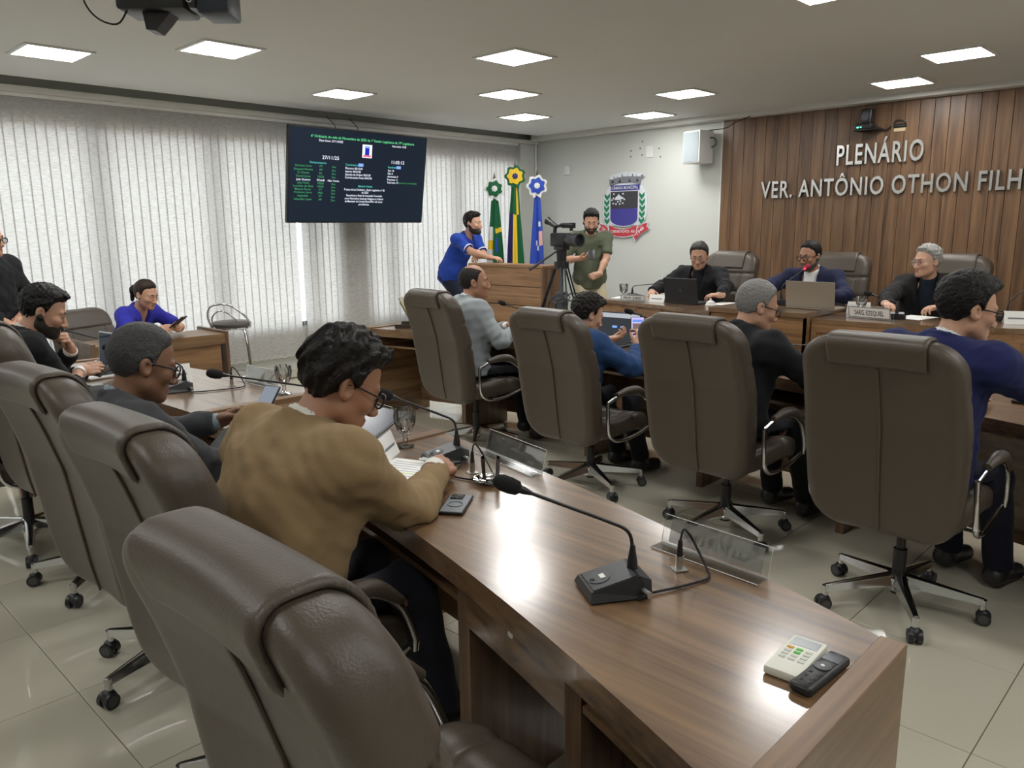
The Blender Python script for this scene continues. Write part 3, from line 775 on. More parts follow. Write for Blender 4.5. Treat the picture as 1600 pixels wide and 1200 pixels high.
def person(label, base, yaw, pelvis, lean=(5,10), side=0, head=(0,0,0), hands=None, seated=True, feet=None, knees=None, skin=1, top='jacket', topcol=(.05,.05,.05), shirt=None, legcol=(.02,.02,.025), shoecol=(.02,.02,.02), hair=None, beard=None, glasses=None, sleeve='long', S=1.0, fine=True, neckfwd=0, belly=0, female=False, headscale=1.0, headat=None, seatz=.525, chair=None, footf=.52, desk=None, cat='person'):
    base = np.array(base, float); f = np.array([-math.sin(R(yaw)), math.cos(R(yaw)), 0]); r = np.array([math.cos(R(yaw)), math.sin(R(yaw)), 0]); up = np.array([0,0,1.])
    P0 = np.array(pelvis, float)
    s1 = rotax(rotax(up, r, -lean[0]), f, side); s2 = rotax(rotax(up, r, -lean[1]), f, side)
    f1 = np.cross(s1, r)*1; f1 = nrm(np.cross(s1, r)); f2 = nrm(np.cross(s2, r))
    if headat is not None:
        hy, hp, hr = head; nbx = P0+s1*.14*S+nrm(s1+s2)*.17*S+s2*.20*S
        hf_ = rotax(f, up, hy); rt_ = rotax(r, up, hy); hf_ = rotax(hf_, rt_, -hp); hu_ = rotax(up, rt_, -hp)
        P0 = P0+np.array(headat)-(nbx+nrm(s2*.9+f*(.22+neckfwd)+up*.25)*.075*S+hu_*.085*S*headscale+hf_*.03*S)
    seatz = max(seatz, .547)
    if chair is not None:
        cc = np.array([chair[0], chair[1], 0], f32); cff = np.array([-math.sin(R(chair[2])), math.cos(R(chair[2])), 0], f32); cz = base[2]+(chair[3] if len(chair) > 3 else 0)
        def seatclip(P, D, lim=.26):
            yl = (P-cc) @ cff; z = P[:,2]-f32(cz)
            D = smax(D, np.where(z < 1.20, np.interp(z, [.36,.5,.65,.85,1.0,1.18], [-.205,-.232,-.252,-.28,-.325,-.392]).astype(f32)+.066-yl, -1), .01)
            return smax(D, np.where(yl < .292, f32(base[2]+seatz)-P[:,2], -1), .01)
    else: seatclip = lambda P, D: D
    if desk is not None:
        _sc = seatclip; dz0, dz1, dfn = desk
        def seatclip(P, D):
            sl_ = np.maximum(np.abs(P[:,2]-f32((dz0+dz1)/2))-f32((dz1-dz0)/2+.003), dfn(P))
            return np.maximum(_sc(P, D), -sl_)
    waist = P0+s1*.14*S; chest = waist+nrm(s1+s2)*.17*S; nb = chest+s2*.20*S          # neck base
    sw = (.165 if female else .198 if top == 'jacket' else .188)*S
    sh = {'R': nb-s2*.035*S+r*sw, 'L': nb-s2*.035*S-r*sw}
    nd = nrm(s2*.9+f*(.22+neckfwd)+up*.25); hb = nb+nd*.075*S
    hy, hp, hr = head
    hf = rotax(f, up, hy); hrt = rotax(r, up, hy); hu = up.copy()
    hf = rotax(hf, hrt, -hp); hu = rotax(hu, hrt, -hp); hrt = rotax(hrt, hf, hr); hu = rotax(hu, hf, hr)
    hc = hb+hu*.085*S*headscale+hf*.03*S
    HA = np.stack([hrt, hf, hu], 1).astype(f32); hs = S*headscale
    toq = lambda P: ((P-hc.astype(f32)) @ HA)/f32(hs)
    fromq = lambda q: hc+hs*(HA.astype(float) @ np.asarray(q, float))
    Ar = np.stack([r, f1, s1], 1); Ac = np.stack([r, f2, s2], 1)
    # legs
    hip = {'R': P0+r*.095*S-s1*.02, 'L': P0-r*.095*S-s1*.02}
    knee = {}; ank = {}; toe = {}
    for sd in 'RL':
        sg = 1 if sd == 'R' else -1
        if feet and sd in feet: a = np.array(feet[sd], float)
        elif seated: a = np.array([*(P0+f*footf*S+r*sg*.12)[:2], base[2]+.09])
        else: a = np.array([*(base+r*sg*.11)[:2], base[2]+.09])
        knee[sd], ank[sd] = ik(hip[sd], a, .43*S, .42*S, (knees or {}).get(sd, f+up*.6 if seated else f))
        toe[sd] = ank[sd]+f*.13*S-up*.045
    # arms
    arm = {}
    for sd in 'RL':
        sg = 1 if sd == 'R' else -1; hd = (hands or {}).get(sd, {})
        wt = np.array(hd.get('at', sh[sd]+r*sg*.06-up*.50*S+f*.05), float)
        el, wr = ik(sh[sd], wt, .285*S, .255*S, hd.get('pole', r*sg*.8-up*.7-f*.3))
        fd = nrm(wr-el); arm[sd] = (el, wr, np.array(hd.get('dir', fd), float), np.array(hd.get('n', up+r*sg*.3), float), hd.get('pose', 'relaxed'))
    # ---- body (skin) as one implicit surface
    bp = [('e', P0+s1*.02, (.140*S,.10*S,.115*S), Ar, .05), ('e', waist, (.118*S,.082*S,.13*S), Ar, .06), ('e', chest, (.140*S,.098*S,.16*S), Ac, .06),
          ('c', sh['L']+s2*.0, sh['R'], .052*S, .052*S, .05), ('c', nb-s2*.03, hc-hf*.022*S-hu*.05*S, .057*S, .050*S, .03)]
    for sd in 'RL':
        el, wr, d, n, po = arm[sd]
        bp += [('c', sh[sd], el, .046*S, .037*S, .03), ('c', el, el+(wr-el)*.35, .039*S, .040*S, .02), ('c', el+(wr-el)*.35, wr, .040*S, .026*S, .02)]
        bp += [('c', hip[sd], knee[sd], .072*S, .052*S, .04), ('c', knee[sd], knee[sd]+(ank[sd]-knee[sd])*.35, .052*S, .052*S, .02), ('c', knee[sd]+(ank[sd]-knee[sd])*.35, ank[sd], .052*S, .034*S, .02), ('c', ank[sd]-up*.03, toe[sd], .034, .026, .02)]
    hp_ = {sd: hand_prims(arm[sd][1], arm[sd][2], arm[sd][3], sd, arm[sd][4], S*(.9 if female else 1.0)) for sd in 'RL'}
    def body(P):
        D = seatclip(P, evalp(P, bp))
        q = toq(P); nr = (q*q).sum(1) < .05
        if nr.any():
            dh = np.full(len(P), 1, f32); dh[nr] = head_sdf(q[nr], .8 if female else 1.0)*hs; D = smin(D, dh, .02)
        for sd in 'RL':
            w_ = arm[sd][1].astype(f32); nr = ((P-w_)**2).sum(1) < .0676
            if nr.any():
                dh = np.full(len(P), 1, f32); dh[nr] = evalp(P[nr], hp_[sd]); D = smin(D, dh, .012)
        if desk is not None: D = seatclip(P, D)
        return D
    boxes = [(hc-.155*hs-np.array([0,0,.02]), hc+.155*hs+np.array([0,0,.01]), .0052 if fine else .0068)]
    for sd in 'RL':
        lo, hi = bounds(hp_[sd], .012)
        if sleeve == 'short': lo = np.minimum(lo, arm[sd][0]-.05); hi = np.maximum(hi, arm[sd][0]+.05)
        boxes.append((lo, hi, .0046 if fine else .0058))
    lo, hi = bounds(bp, .03); hi[2] = max(hi[2], hc[2]+.2); lo = np.minimum(lo, hc-.2); hi = np.maximum(hi, hc+.2)
    V, Q = extract(body, lo, hi, .016); Vs = [V]; Qs = []; h0 = .016
    c = V[Q].mean(1); keep = np.ones(len(Q), bool)
    for a, b, h in boxes: keep &= ~((c > a+h0*.9) & (c < b-h0*.9)).all(1)
    Qs.append(Q[keep]); nv = len(V)
    for bi, (a, b, h) in enumerate(boxes):
        V2, Q2 = extract(body, a, b, h)
        if bi:
            c2 = V2[Q2].mean(1); kp = ~((c2 > boxes[0][0]) & (c2 < boxes[0][1])).all(1)
            for b3 in boxes[1:bi]: kp &= ~((c2 > b3[0]) & (c2 < b3[1])).all(1)
            Q2 = Q2[kp]
        Vs.append(V2); Qs.append(Q2+nv); nv += len(V2)
    sm = skinmat(skin)
    root = obj('person', np_mesh('person', np.concatenate(Vs), np.concatenate(Qs), sm, base), None, base)
    tag(root, label, cat, 'people in the chamber')
    seed = int(abs(base[0]*31+base[1]*57)*10) % 1000
    hx = .0105 if fine else .0125
    def part(nm, fn, lo, hi, h, m, par=root):
        V, Q = extract(fn, lo, hi, h)
        return obj(nm, np_mesh(nm, V, Q, m, base if par is root else base), par)
    # ---- upper garment
    jt = .0 if top == 'jacket' else -.012
    bl = belly*S
    tp = [('e', P0+s1*.0+f1*.01, ((.195+jt)*S+bl*.5,(.140+jt)*S+bl,.16*S), Ar, .06), ('e', waist+f1*bl*.5, ((.180+jt)*S+bl*.5,(.128+jt)*S+bl,.17*S), Ar, .09), ('e', chest, ((.180+jt)*S,(.132+jt)*S,.175*S), Ac, .09),
          ('c', sh['L']-s2*.005, sh['R']-s2*.005, (.072+jt*.6)*S, (.072+jt*.6)*S, .09), ('c', nb-s2*.06, nb+nd*.012, .098*S, .068*S, .05)]
    if not seated: tp.append(('c', P0-s1*.12, P0+s1*.05, .150*S, .160*S, .06) if top != 'jacket' else ('e', P0-s1*.08, (.19*S,.15*S,.2*S), Ar, .06))
    if top == 'jacket':
        tp += [('c', nb-s2*.035, sh[q_]-s2*.004, .082*S, .070*S, .05) for q_ in 'RL']
        tc_ = (P0-s1*.06+nb)/2; ta = nrm(nb-P0+s1*.06); tf = nrm(np.cross(ta, r)); tl_ = np.linalg.norm(nb-P0+s1*.06)/2
        tp.append(('b', tc_-ta*.015, (.205*S+bl*.4, .118*S+bl*.5, tl_), np.stack([r, tf, ta], 1), .085*S, .05))
    ncut = lambda P: rcone(P, nb-s2*.10+f2*.015, nb+nd*.20, .050*S, .080*S)
    sl = []
    for sd in 'RL':
        el, wr, d, n, po = arm[sd]; k = 1.0 if top == 'jacket' else .86
        e2 = el+(sh[sd]-el)*.18 if sleeve == 'short' else wr-nrm(wr-el)*.012
        sl.append((sd, el, e2, k))
    def topf(P):
        D = evalp(P, tp)
        for sd, el, e2, k in sl:
            if sleeve == 'short':
                d = rcone(P, sh[sd], el, .066*S, .060*S); d = smax(d, ((P-e2.astype(f32)) @ nrm(el-sh[sd]).astype(f32)), .01)
            else:
                d = smin(rcone(P, sh[sd], el, .071*k*S, .062*k*S), smax(rcone(P, el, arm[sd][1], .062*k*S, .047*k*S), ((P-e2.astype(f32)) @ nrm(e2-el).astype(f32)), .008), .03)
            D = smin(D, d, .05)
        if sleeve == 'long':
            for sd, el, e2, k in sl:
                de = np.sqrt(((P-el.astype(f32))**2).sum(1)); ax_ = (P-el.astype(f32)) @ nrm(e2-sh[sd]).astype(f32)
                D = D+f32(.0055)*np.sin(ax_*115+1.2*np.sin(P[:,2]*40))*np.exp(-(de/.11)**2)
            ww = (P-(waist+P0).astype(f32)/2) @ s1.astype(f32); D = D+f32(.005)*np.sin(ww*85+2.2*np.sin(P @ (r*9).astype(f32)))*np.exp(-(ww/.11)**2)
        D = D+wob(P, .0055 if top == 'jacket' else .005, 17, seed)+wob(P, .003, 40, seed+3)
        D = smax(D, -ncut(P), .012)
        if female: D = smax(D, -rcone(P, nb-s2*.15+f2*.10, nb+f2*.06, .006, .05), .012)
        if top == 'jacket' and shirt is not None:
            q = P-chest.astype(f32); u = q @ r.astype(f32); v = q @ f2.astype(f32); w_ = q @ s2.astype(f32)
            wed = np.maximum(np.abs(u)-np.clip((w_+.11)*.34, 0, .075), -v+.02); D = smax(D, -wed, .006)
        if not seated: D = smax(D, ((P0-s1*.10).astype(f32)-P) @ s1.astype(f32), .01)
        else: D = seatclip(P, D)
        return D
    ap = []
    for sd, el, e2, k in sl: ap += [('c', sh[sd], el, .075, .07, 0), ('c', el, e2, .07, .05, 0)]
    lo, hi = bounds(tp+ap, .02)
    tm_ = cloth('%02x%02x%02x%s' % (*[int(255*c**.45) for c in topcol], top[0]), topcol, .85 if top == 'jacket' else .8)
    tobj = part({'jacket': 'jacket', 'polo': 'polo_shirt', 'tee': 't_shirt', 'blouse': 'blouse'}[top], topf, lo, hi, hx, tm_)
    if top == 'polo':
        for sd, el, e2, k in sl:
            u = nrm(el-sh[sd]); g = MB().tube([e2-u*.012-base, e2-base, e2+u*.003-base], [.0665*S,.0665*S,.064*S], 22, caps=False); g.build('sleeve_trim', cloth('trimwhite', srgb(220,222,226)), root, 60)
    # ---- collar and shirt
    if shirt is not None:
        shm = cloth('shirt%02x%02x%02x' % tuple(int(255*c**.45) for c in shirt), shirt, .7, .08)
        def shf(P):
            D = evalp(P, [('e', chest-s2*.01, (.158*S,.116*S,.17*S), Ac, .06), ('c', nb-s2*.07, nb+nd*.05, .088*S, .066*S, .05)])
            D = seatclip(P, D)
            return smax(smax(D, -rcone(P, nb-s2*.05, nb+nd*.25, .052*S, .062*S), .004), ((P-(nb+nd*.056).astype(f32)) @ nrm(nd+f2*.3).astype(f32)), .006)
        lo, hi = bounds([('e', chest, (.18,.18,.2), Ac, 0), ('c', nb, nb+nd*.06, .1, .08, 0)], .01)
        part('shirt', shf, lo, hi, .009, shm)
        if sleeve == 'long':
            for sd in 'RL':
                el, wr = arm[sd][:2]; u = nrm(wr-el)
                cu = MB().tube([wr-u*.03, wr-u*.002, wr+u*.008], [.036*S, .035*S, .034*S], 16)
                cu.v = [tuple(np.array(p)-base) for p in cu.v]; cu.build('cuff', shm, root, 60)
    if top == 'jacket':
        def colf(P):
            d = rcone(P, nb-s2*.045, nb+nd*.034, .094*S, .074*S); d = np.abs(d)-.0055
            d = smax(d, ((P-(nb+nd*.030).astype(f32)) @ nrm(nd+f2*.35).astype(f32)), .004)
            d = smax(d, (((nb-s2*.05).astype(f32)-P) @ s2.astype(f32)), .004)
            return smax(d, ((P-(nb+f2*.045).astype(f32)) @ f2.astype(f32)), .006)
        lo, hi = bounds([('c', nb-s2*.05, nb+nd*.05, .11, .1, 0)], .015)
        part('collar', colf, lo, hi, .0065, tm_, tobj)
    # ---- trousers
    tr = [('e', P0-s1*.01, (.158*S,.118*S,.12*S), Ar, .06)]
    def trf(P):
        D = smax(evalp(P, tr), ((P-waist.astype(f32)) @ s1.astype(f32)), .01)
        for sd in 'RL':
            e2 = ank[sd]-up*.0
            d = smin(rcone(P, hip[sd], knee[sd], .092*S, .070*S), smax(rcone(P, knee[sd], ank[sd], .070*S, .056*S), ((P-e2.astype(f32)) @ nrm(ank[sd]-knee[sd]).astype(f32)), .01), .03)
            D = smin(D, d, .04)
        return seatclip(P, D+wob(P, .003, 25, seed+5))
    lp = [('c', hip[sd], knee[sd], .1, .08, 0) for sd in 'RL']+[('c', knee[sd], ank[sd], .08, .06, 0) for sd in 'RL']
    lo, hi = bounds(tr+lp, .02)
    part('trousers', trf, lo, hi, .014, cloth('leg%02x%02x%02x' % tuple(int(255*c**.45) for c in legcol), legcol))
    for sd in 'RL':
        a, t = ank[sd], toe[sd]; fl = base[2]
        def shoe(P):
            d = smin(rcone(P, a+f*-.02-up*.035, t+up*.0, .046, .038), rcone(P, a-f*.03-up*.03, a+up*.01, .042, .042), .03)
            return smax(d, f32(fl+.001)-P[:,2], .004)
        lo, hi = bounds([('c', a-f*.03-up*.04, t, .05, .05, 0), ('c', a, a+up*.03, .05, .05, 0)], .01)
        part('shoe', shoe, lo, hi, .009, mat('shoe_%02x%02x%02x' % tuple(int(255*c**.45) for c in shoecol), shoecol, .4))
    # ---- hair, beard, face
    hb_lo, hb_hi = hc-.17*hs, hc+.17*hs
    if hair:
        hm = mat('hair_'+hair['name'], [c*hair.get('dk', .55) for c in hair['col']], .5, spec=.25, bump=.7, bscale=hair.get('bs', 120), var=hair.get('var', .35), vscale=hair.get('vs', 90), stretch=hair.get('stretch', (1,.22,.5)))
        lift = hair.get('line', 0)
        def hairf(P):
            q = toq(P); y, z = q[:,1], q[:,2]
            t = np.interp(z, [-.06,.0,.05,.10], [hair.get('nape',.003), hair.get('side',.006), (hair.get('side',.006)+hair.get('top',.014))/2, hair.get('top',.014)])
            t = t+hair.get('front', 0)*np.clip((y-.02)/.06, 0, 1)*np.clip((z-.05)/.04, 0, 1)
            d = 0
            zl = np.interp(y, [-.1,-.055,-.030,-.012,.010,.018,.030,.050,.07,.1], [-.072,-.066,-.028,.012,-.004,.014,.052,.072,.080+lift,.084+lift])
            if hair.get('low'): zl = zl-hair['low']*(y < -.02)
            zl = zl+.003*np.sin(q[:,0]*140)+.002*np.sin(q[:,0]*310+1)
            u_ = np.clip((z-zl)/.035, 0, 1); tap = np.where(y > .02, u_*u_*(3-2*u_)*.85+.15, 1)
            d = head_cran(q)-t*tap+wob(q, hair.get('noise', .002), hair.get('nf', 130), seed+9)*tap
            d = smax(d, (zl-z)*.8, .004)
            if hair.get('bald'):
                b = hair['bald']; d = smax(d, -elld(q, b[0], b[1]), .006)
            for a, b2, r0, r1 in hair.get('extra', ()): d = smin(d, rcone(q, a, b2, r0, r1)+wob(q, .002, 120, 4), .02)
            for s in (-1, 1): d = smax(d, -elld(q, (s*.086,-.006,-.004), (.016,.021,.032)), .004)
            return d*hs
        part('hair', hairf, hb_lo, hb_hi, (.0045 if fine else .006), hm)
    if beard:
        bm_ = mat('beard_'+beard['name'], beard['col'], .7, bump=.6, bscale=160, var=.4, vscale=140)
        def beardf(P):
            q = toq(P); y, z = q[:,1], q[:,2]
            d = head_sdf(q)-beard.get('t', .005)*.7+wob(q, .001, 220, 5)
            zl = np.interp(y, [-.02,-.008,.006,.018,.034,.05,.07,.09,.11], [-.02,-.004,-.006,-.028,-.048,-.056,-.052,-.050,-.050])
            d = smax(d, z-zl, .004); d = smax(d, -.018-y, .004)
            d = smax(d, -elld(q, (0,.108,-.0665), (.022,.024,.0075)), .003)
            d = smax(d, -elld(q, (0,.118,-.036), (.02,.03,.014)), .003)
            return smax(d, -.122-z, .004)*hs
        part('beard', beardf, hb_lo, hb_hi, .0048 if fine else .006, bm_)
    loc = lambda p: tuple(fromq(p)-base)
    m_eye = mat('eye_white', srgb(214,206,198), .25); m_iris = mat('iris', srgb(38,24,16), .15); m_lip = mat('lip_%d' % skin, [srgb(164,104,92), srgb(138,88,76), srgb(92,58,50), srgb(172,100,92)][skin], .45)
    for s in (-1, 1):
        eb = MB().ell((0,0,0), (.0115*hs,)*3, 12, 8)
        T = Matrix.Translation(loc((s*.031,.0815,.0045))); eb.v = [tuple(T @ Vector(v)) for v in eb.v]
        n0 = len(eb.f); ir = MB().ell((0,0,0), (.0062*hs,.0062*hs,.0062*hs), 10, 6); T2 = Matrix.Translation(loc((s*.031,.0885,.0015)))
        eb.add([T2 @ Vector(v) for v in ir.v], ir.f, 1); eb.build('eye', [m_eye, m_iris], root, 180)
        bc = hair.get('brow', hair['col']) if hair else (.03,.02,.015)
        pts = [loc((s*(.014+.034*t), .0965-.020*t*t, .0245+.006*math.sin(t*2.4))) for t in (0,.33,.66,1)]
        MB().tube(pts, [.0032*hs,.0042*hs,.0038*hs,.0016*hs], 6).build('eyebrow', mat('brow_%02x%02x%02x' % tuple(int(255*c**.45) for c in bc), bc, .8), root, 180)
    lp_ = MB().tube([loc((x*.021, .1015-.010*x*x, -.0635+.0015*math.cos(x*3))) for x in (-1,-.5,0,.5,1)], [.001,.0042*hs,.0036*hs,.0042*hs,.001], 8)
    lp_.tube([loc((x*.019, .1005-.010*x*x, -.0705)) for x in (-1,-.5,0,.5,1)], [.001,.0042*hs,.0052*hs,.0042*hs,.001], 8); lp_.build('lips', m_lip, root, 180)
    if female:
        for s in (-1, 1): MB().ell(loc((s*.083,-.004,-.045)), (.007,.007,.009), 10, 6).build('earring', m_white, root, 180)
    if glasses:
        gm = mat('frame_'+glasses, {'black': (.008,.008,.009), 'dark': (.02,.015,.013), 'wire': (.25,.25,.26)}[glasses], .3)
        th = .0028 if glasses != 'wire' else .0013; g = MB()
        for s in (-1, 1):
            g.tube([loc((s*(.032)+.0245*math.copysign(abs(math.cos(a))**.75, math.cos(a)), .1075-.16*abs(s*.032+.0245*math.cos(a)-s*.0)**2, .001+.0195*math.copysign(abs(math.sin(a))**.75, math.sin(a)))) for a in np.linspace(0, 2*math.pi, 17)[:-1]], th*hs, 6, closed=True)
            g.tube([loc((s*.057,.101,.008)), loc((s*.074,.075,.010)), loc((s*.082,.01,.012)), loc((s*.083,-.012,.006)), loc((s*.081,-.028,-.012))], th*hs, 6)
        g.tube([loc((-.009,.1085,.006)), loc((0,.111,.009)), loc((.009,.1085,.006))], th*hs, 6)
        go = g.build('glasses', gm, root, 180)
        ln = MB()
        for s in (-1, 1): ln.add([loc((s*.032+.0235*math.cos(a), .1073-.16*abs(s*.032+.0235*math.cos(a))**2, .001+.0185*math.sin(a))) for a in np.linspace(0, 2*math.pi, 17)[:-1]], [tuple(range(16))])
        ln.build('lenses', thin_glass('lens', (.98,.98,.98), .0, .02, .35), go)
    return dict(root=root, hc=hc, hf=hf, hu=hu, hrt=hrt, arm=arm, nb=nb, f2=f2, s2=s2, r=r, chest=chest, base=base, loc=loc, waist=waist)

BLK = srgb(22,20,19); BRN = srgb(34,27,23)
SUITBLK = srgb(24,25,28)
def V3(*a): return np.array(a, float)
DL = (.722, .79, lambda P: (LA-.064*(P[:,0]+3.4)**2)-P[:,1]-.004)
DR = (.722, .79, lambda P: (RA-.064*(P[:,0]+3.4)**2)-P[:,1]-.004)
DD = (.89, .93, lambda P: P[:,1]-6.44)
DC = (.935, .975, lambda P: P[:,1]-6.42)
DW = (.712, .745, lambda P: -6.935-P[:,0])
DP = (1.19, 1.23, lambda P: np.maximum(-6.68-P[:,0], P[:,1]-6.48))
HAIR = lambda name, col=None, **k: dict(name=name, col=col, **k)
PEOPLE = {}
# row of desks nearest the camera
PEOPLE['tan'] = person('man in a tan jacket writing at the nearest desk, seen from behind', (-1.9,1.05,0), 2, (-1.85,.95,.58), (14,26), 0, (-20,30,0), chair=(-1.91, 1.03, 2), desk=DL, headat=(-1.87,1.23,1.185), S=1.10,
    hands={'R': dict(at=(-1.87,1.565,.855), pole=(1,-.9,-.95), dir=(-.35,.9,-.1), n=(.5,.1,.8), pose='pen'), 'L': dict(at=(-2.33,1.45,.85), pole=(-1,-.6,-.2), dir=(.5,.8,-.1), n=(0,0,1), pose='relaxed')},
    skin=1, topcol=srgb(142,119,86), shirt=srgb(225,222,214), legcol=srgb(40,42,52), glasses='dark',
    hair=HAIR('wavy_dark', srgb(34,28,25), top=.027, side=.016, nape=.008, front=.008, noise=.006, nf=75, bs=60, low=.006, stretch=(1,1,1)))
PEOPLE['gl'] = person('grey haired man with black glasses in a dark grey suit, looking down at a phone', (-2.85,1.05,0), 0, (-2.8,.95,.58), (4,12), 0, (-8,20,0), chair=(-2.80, 1.09, 4), desk=DL, headat=(-2.78,1.03,1.165),
    hands={'R': dict(at=(-2.70,1.30,.875), pole=(1,-.4,-.7), dir=(.1,.85,.45), n=(.8,-.3,.3), pose='hold'), 'L': dict(at=(-2.95,1.36,.87), pole=(-1,-.4,-.7), dir=(.4,.8,.3), n=(-.7,-.2,.4), pose='hold')},
    skin=2, topcol=srgb(62,64,66), shirt=srgb(150,164,172), legcol=srgb(38,44,58), glasses='black', headscale=1.04,
    hair=HAIR('short_grey', dk=1.0, col=srgb(66,66,66), top=.012, side=.009, nape=.006, noise=.0014, nf=260, bs=420, var=.6, vs=260, line=.012))
PEOPLE['beard'] = person('bearded young man resting his chin on a fist by the laptop at the left', (-4.65,1.1,0), -6, (-4.6,1.0,.58), (10,18), 0, (-12,24,0), chair=(-4.53, 1.03, 5), desk=DL, headat=(-4.44,1.19,1.225),
    hands={'R': dict(at=(-4.52,1.35,.885), pole=(1,-.2,-.9), dir=(.1,.95,.15), n=(.7,-.1,.6), pose='hold'), 'L': dict(at=(-4.56,1.33,1.00), pole=(-.6,.6,-1), dir=(.45,-.25,.85), n=(.2,.9,.1), pose='fist')},
    skin=0, topcol=SUITBLK, shirt=srgb(228,226,222), legcol=srgb(30,34,46), shoecol=srgb(225,222,216),
    hair=HAIR('black_short', srgb(24,22,22), top=.020, side=.008, front=.012, noise=.0025, nf=120), beard=dict(name='black', col=srgb(44,36,32), t=.005))
PEOPLE['stand'] = person('standing person in black with glasses, cut off by the left edge of the photo', (-6.5,1.35,0), -55, (-6.5,1.35,.93), (2,5), 0, (0,5,0), headat=(-6.36,1.425,1.575), seated=False, S=.97, fine=False,
    hands={'R': dict(at=(-6.22,1.42,1.02), pole=(.2,-1,-.3), pose='relaxed'), 'L': dict(at=(-6.30,1.56,1.05), pole=(-.5,.6,-.3), pose='relaxed')},
    skin=0, topcol=SUITBLK, shirt=None, legcol=SUITBLK, glasses='black', hair=HAIR('black_tied', srgb(26,22,20), top=.012, side=.010, nape=.010))
# second row
PEOPLE['r1'] = person('balding man in a light grey suit seated with folded hands', (-4.35,3.95,0), -24, (-4.35,3.95,.58), (3,10), -13, (-14,0,0), chair=(-4.21, 3.95, -6), desk=DR, headat=(-4.37,4.10,1.215), S=1.04,
    hands={'R': dict(at=(-4.10,4.26,.86), pole=(.7,-1,-.6), dir=(-.3,.75,.5), n=(.9,.1,.2), pose='grip'), 'L': dict(at=(-4.27,4.36,.865), pole=(-.9,-.6,-.4), dir=(.9,.3,.1), n=(-.1,.6,.8), pose='grip')},
    skin=1, topcol=srgb(150,157,160), shirt=srgb(226,226,224), legcol=srgb(24,25,30), belly=.02,
    hair=HAIR('bald_dark', srgb(44,38,35), top=.004, side=.005, nape=.004, noise=.0008, nf=200, bs=300, bald=((0,.03,.14), (.062,.105,.075))))
PEOPLE['r2'] = person('man in a blue suit holding up a large phone with a lit screen', (-3.05,3.85,0), -14, (-3.0,3.8,.57), (8,24), -14, (-12,22,0), chair=(-2.97, 3.77, -4, -0.04), desk=DR, headat=(-3.19,4.00,1.06),
    hands={'R': dict(at=(-2.915,4.17,.85), pole=(.8,-.9,-.6), dir=(-.25,.6,.75), n=(.9,.2,.1), pose='hold'), 'L': dict(at=(-3.20,4.25,.86), pole=(-.9,-.6,-.3), dir=(.75,.5,.3), n=(-.2,-.3,-.8), pose='hold')},
    skin=0, topcol=srgb(40,68,112), shirt=srgb(214,218,222), legcol=srgb(26,27,34),
    hair=HAIR('dark_brown', srgb(40,34,30), top=.024, side=.016, nape=.010, front=.01, noise=.0035, nf=110, stretch=(1,1,.3), var=.5))
PEOPLE['r3'] = person('grey haired man in a black suit with glasses, head bowed', (-2.0,3.65,0), -16, (-1.97,3.65,.58), (5,14), 0, (-26,18,0), chair=(-1.97, 3.67, -3), desk=DR, headat=(-1.93,3.83,1.20), S=1.04,
    hands={'R': dict(at=(-1.76,4.08,.86), pole=(1,-.4,-.5), dir=(-.1,.9,.25), n=(.8,0,.6), pose='hold'), 'L': dict(at=(-2.05,4.12,.855), pole=(-1,-.2,-.6), dir=(.4,.85,.1), n=(-.4,0,.9), pose='relaxed')},
    skin=0, topcol=SUITBLK, shirt=srgb(40,44,54), legcol=srgb(20,20,24), glasses='dark',
    hair=HAIR('silver_short', dk=1.0, col=srgb(132,130,128), top=.012, side=.008, nape=.005, noise=.0015, nf=200, bs=320, var=.45, vs=160, line=.012, brow=srgb(100,96,92)))
PEOPLE['r4'] = person('young man in a navy suit with glasses at the right edge', (-1.0,3.4,0), -18, (-1.0,3.4,.6), (5,12), 7, (-30,12,0), chair=(-1.00, 3.40, -2, .02), desk=DR, headat=(-.875,3.53,1.275), S=1.06,
    hands={'R': dict(at=(-.48,3.86,.86), pole=(.8,-.6,-.6), dir=(.1,.95,0), n=(0,0,1), pose='relaxed'), 'L': dict(at=(-.95,3.95,.86), pole=(-1,-.2,-.6), dir=(.3,.9,0), n=(0,0,1), pose='relaxed')},
    skin=0, topcol=srgb(30,36,82), shirt=srgb(226,228,230), legcol=srgb(22,24,40), glasses='black',
    hair=HAIR('black_neat', srgb(26,24,24), top=.026, side=.010, nape=.005, front=.010, noise=.002, nf=140, stretch=(1,.4,1)))
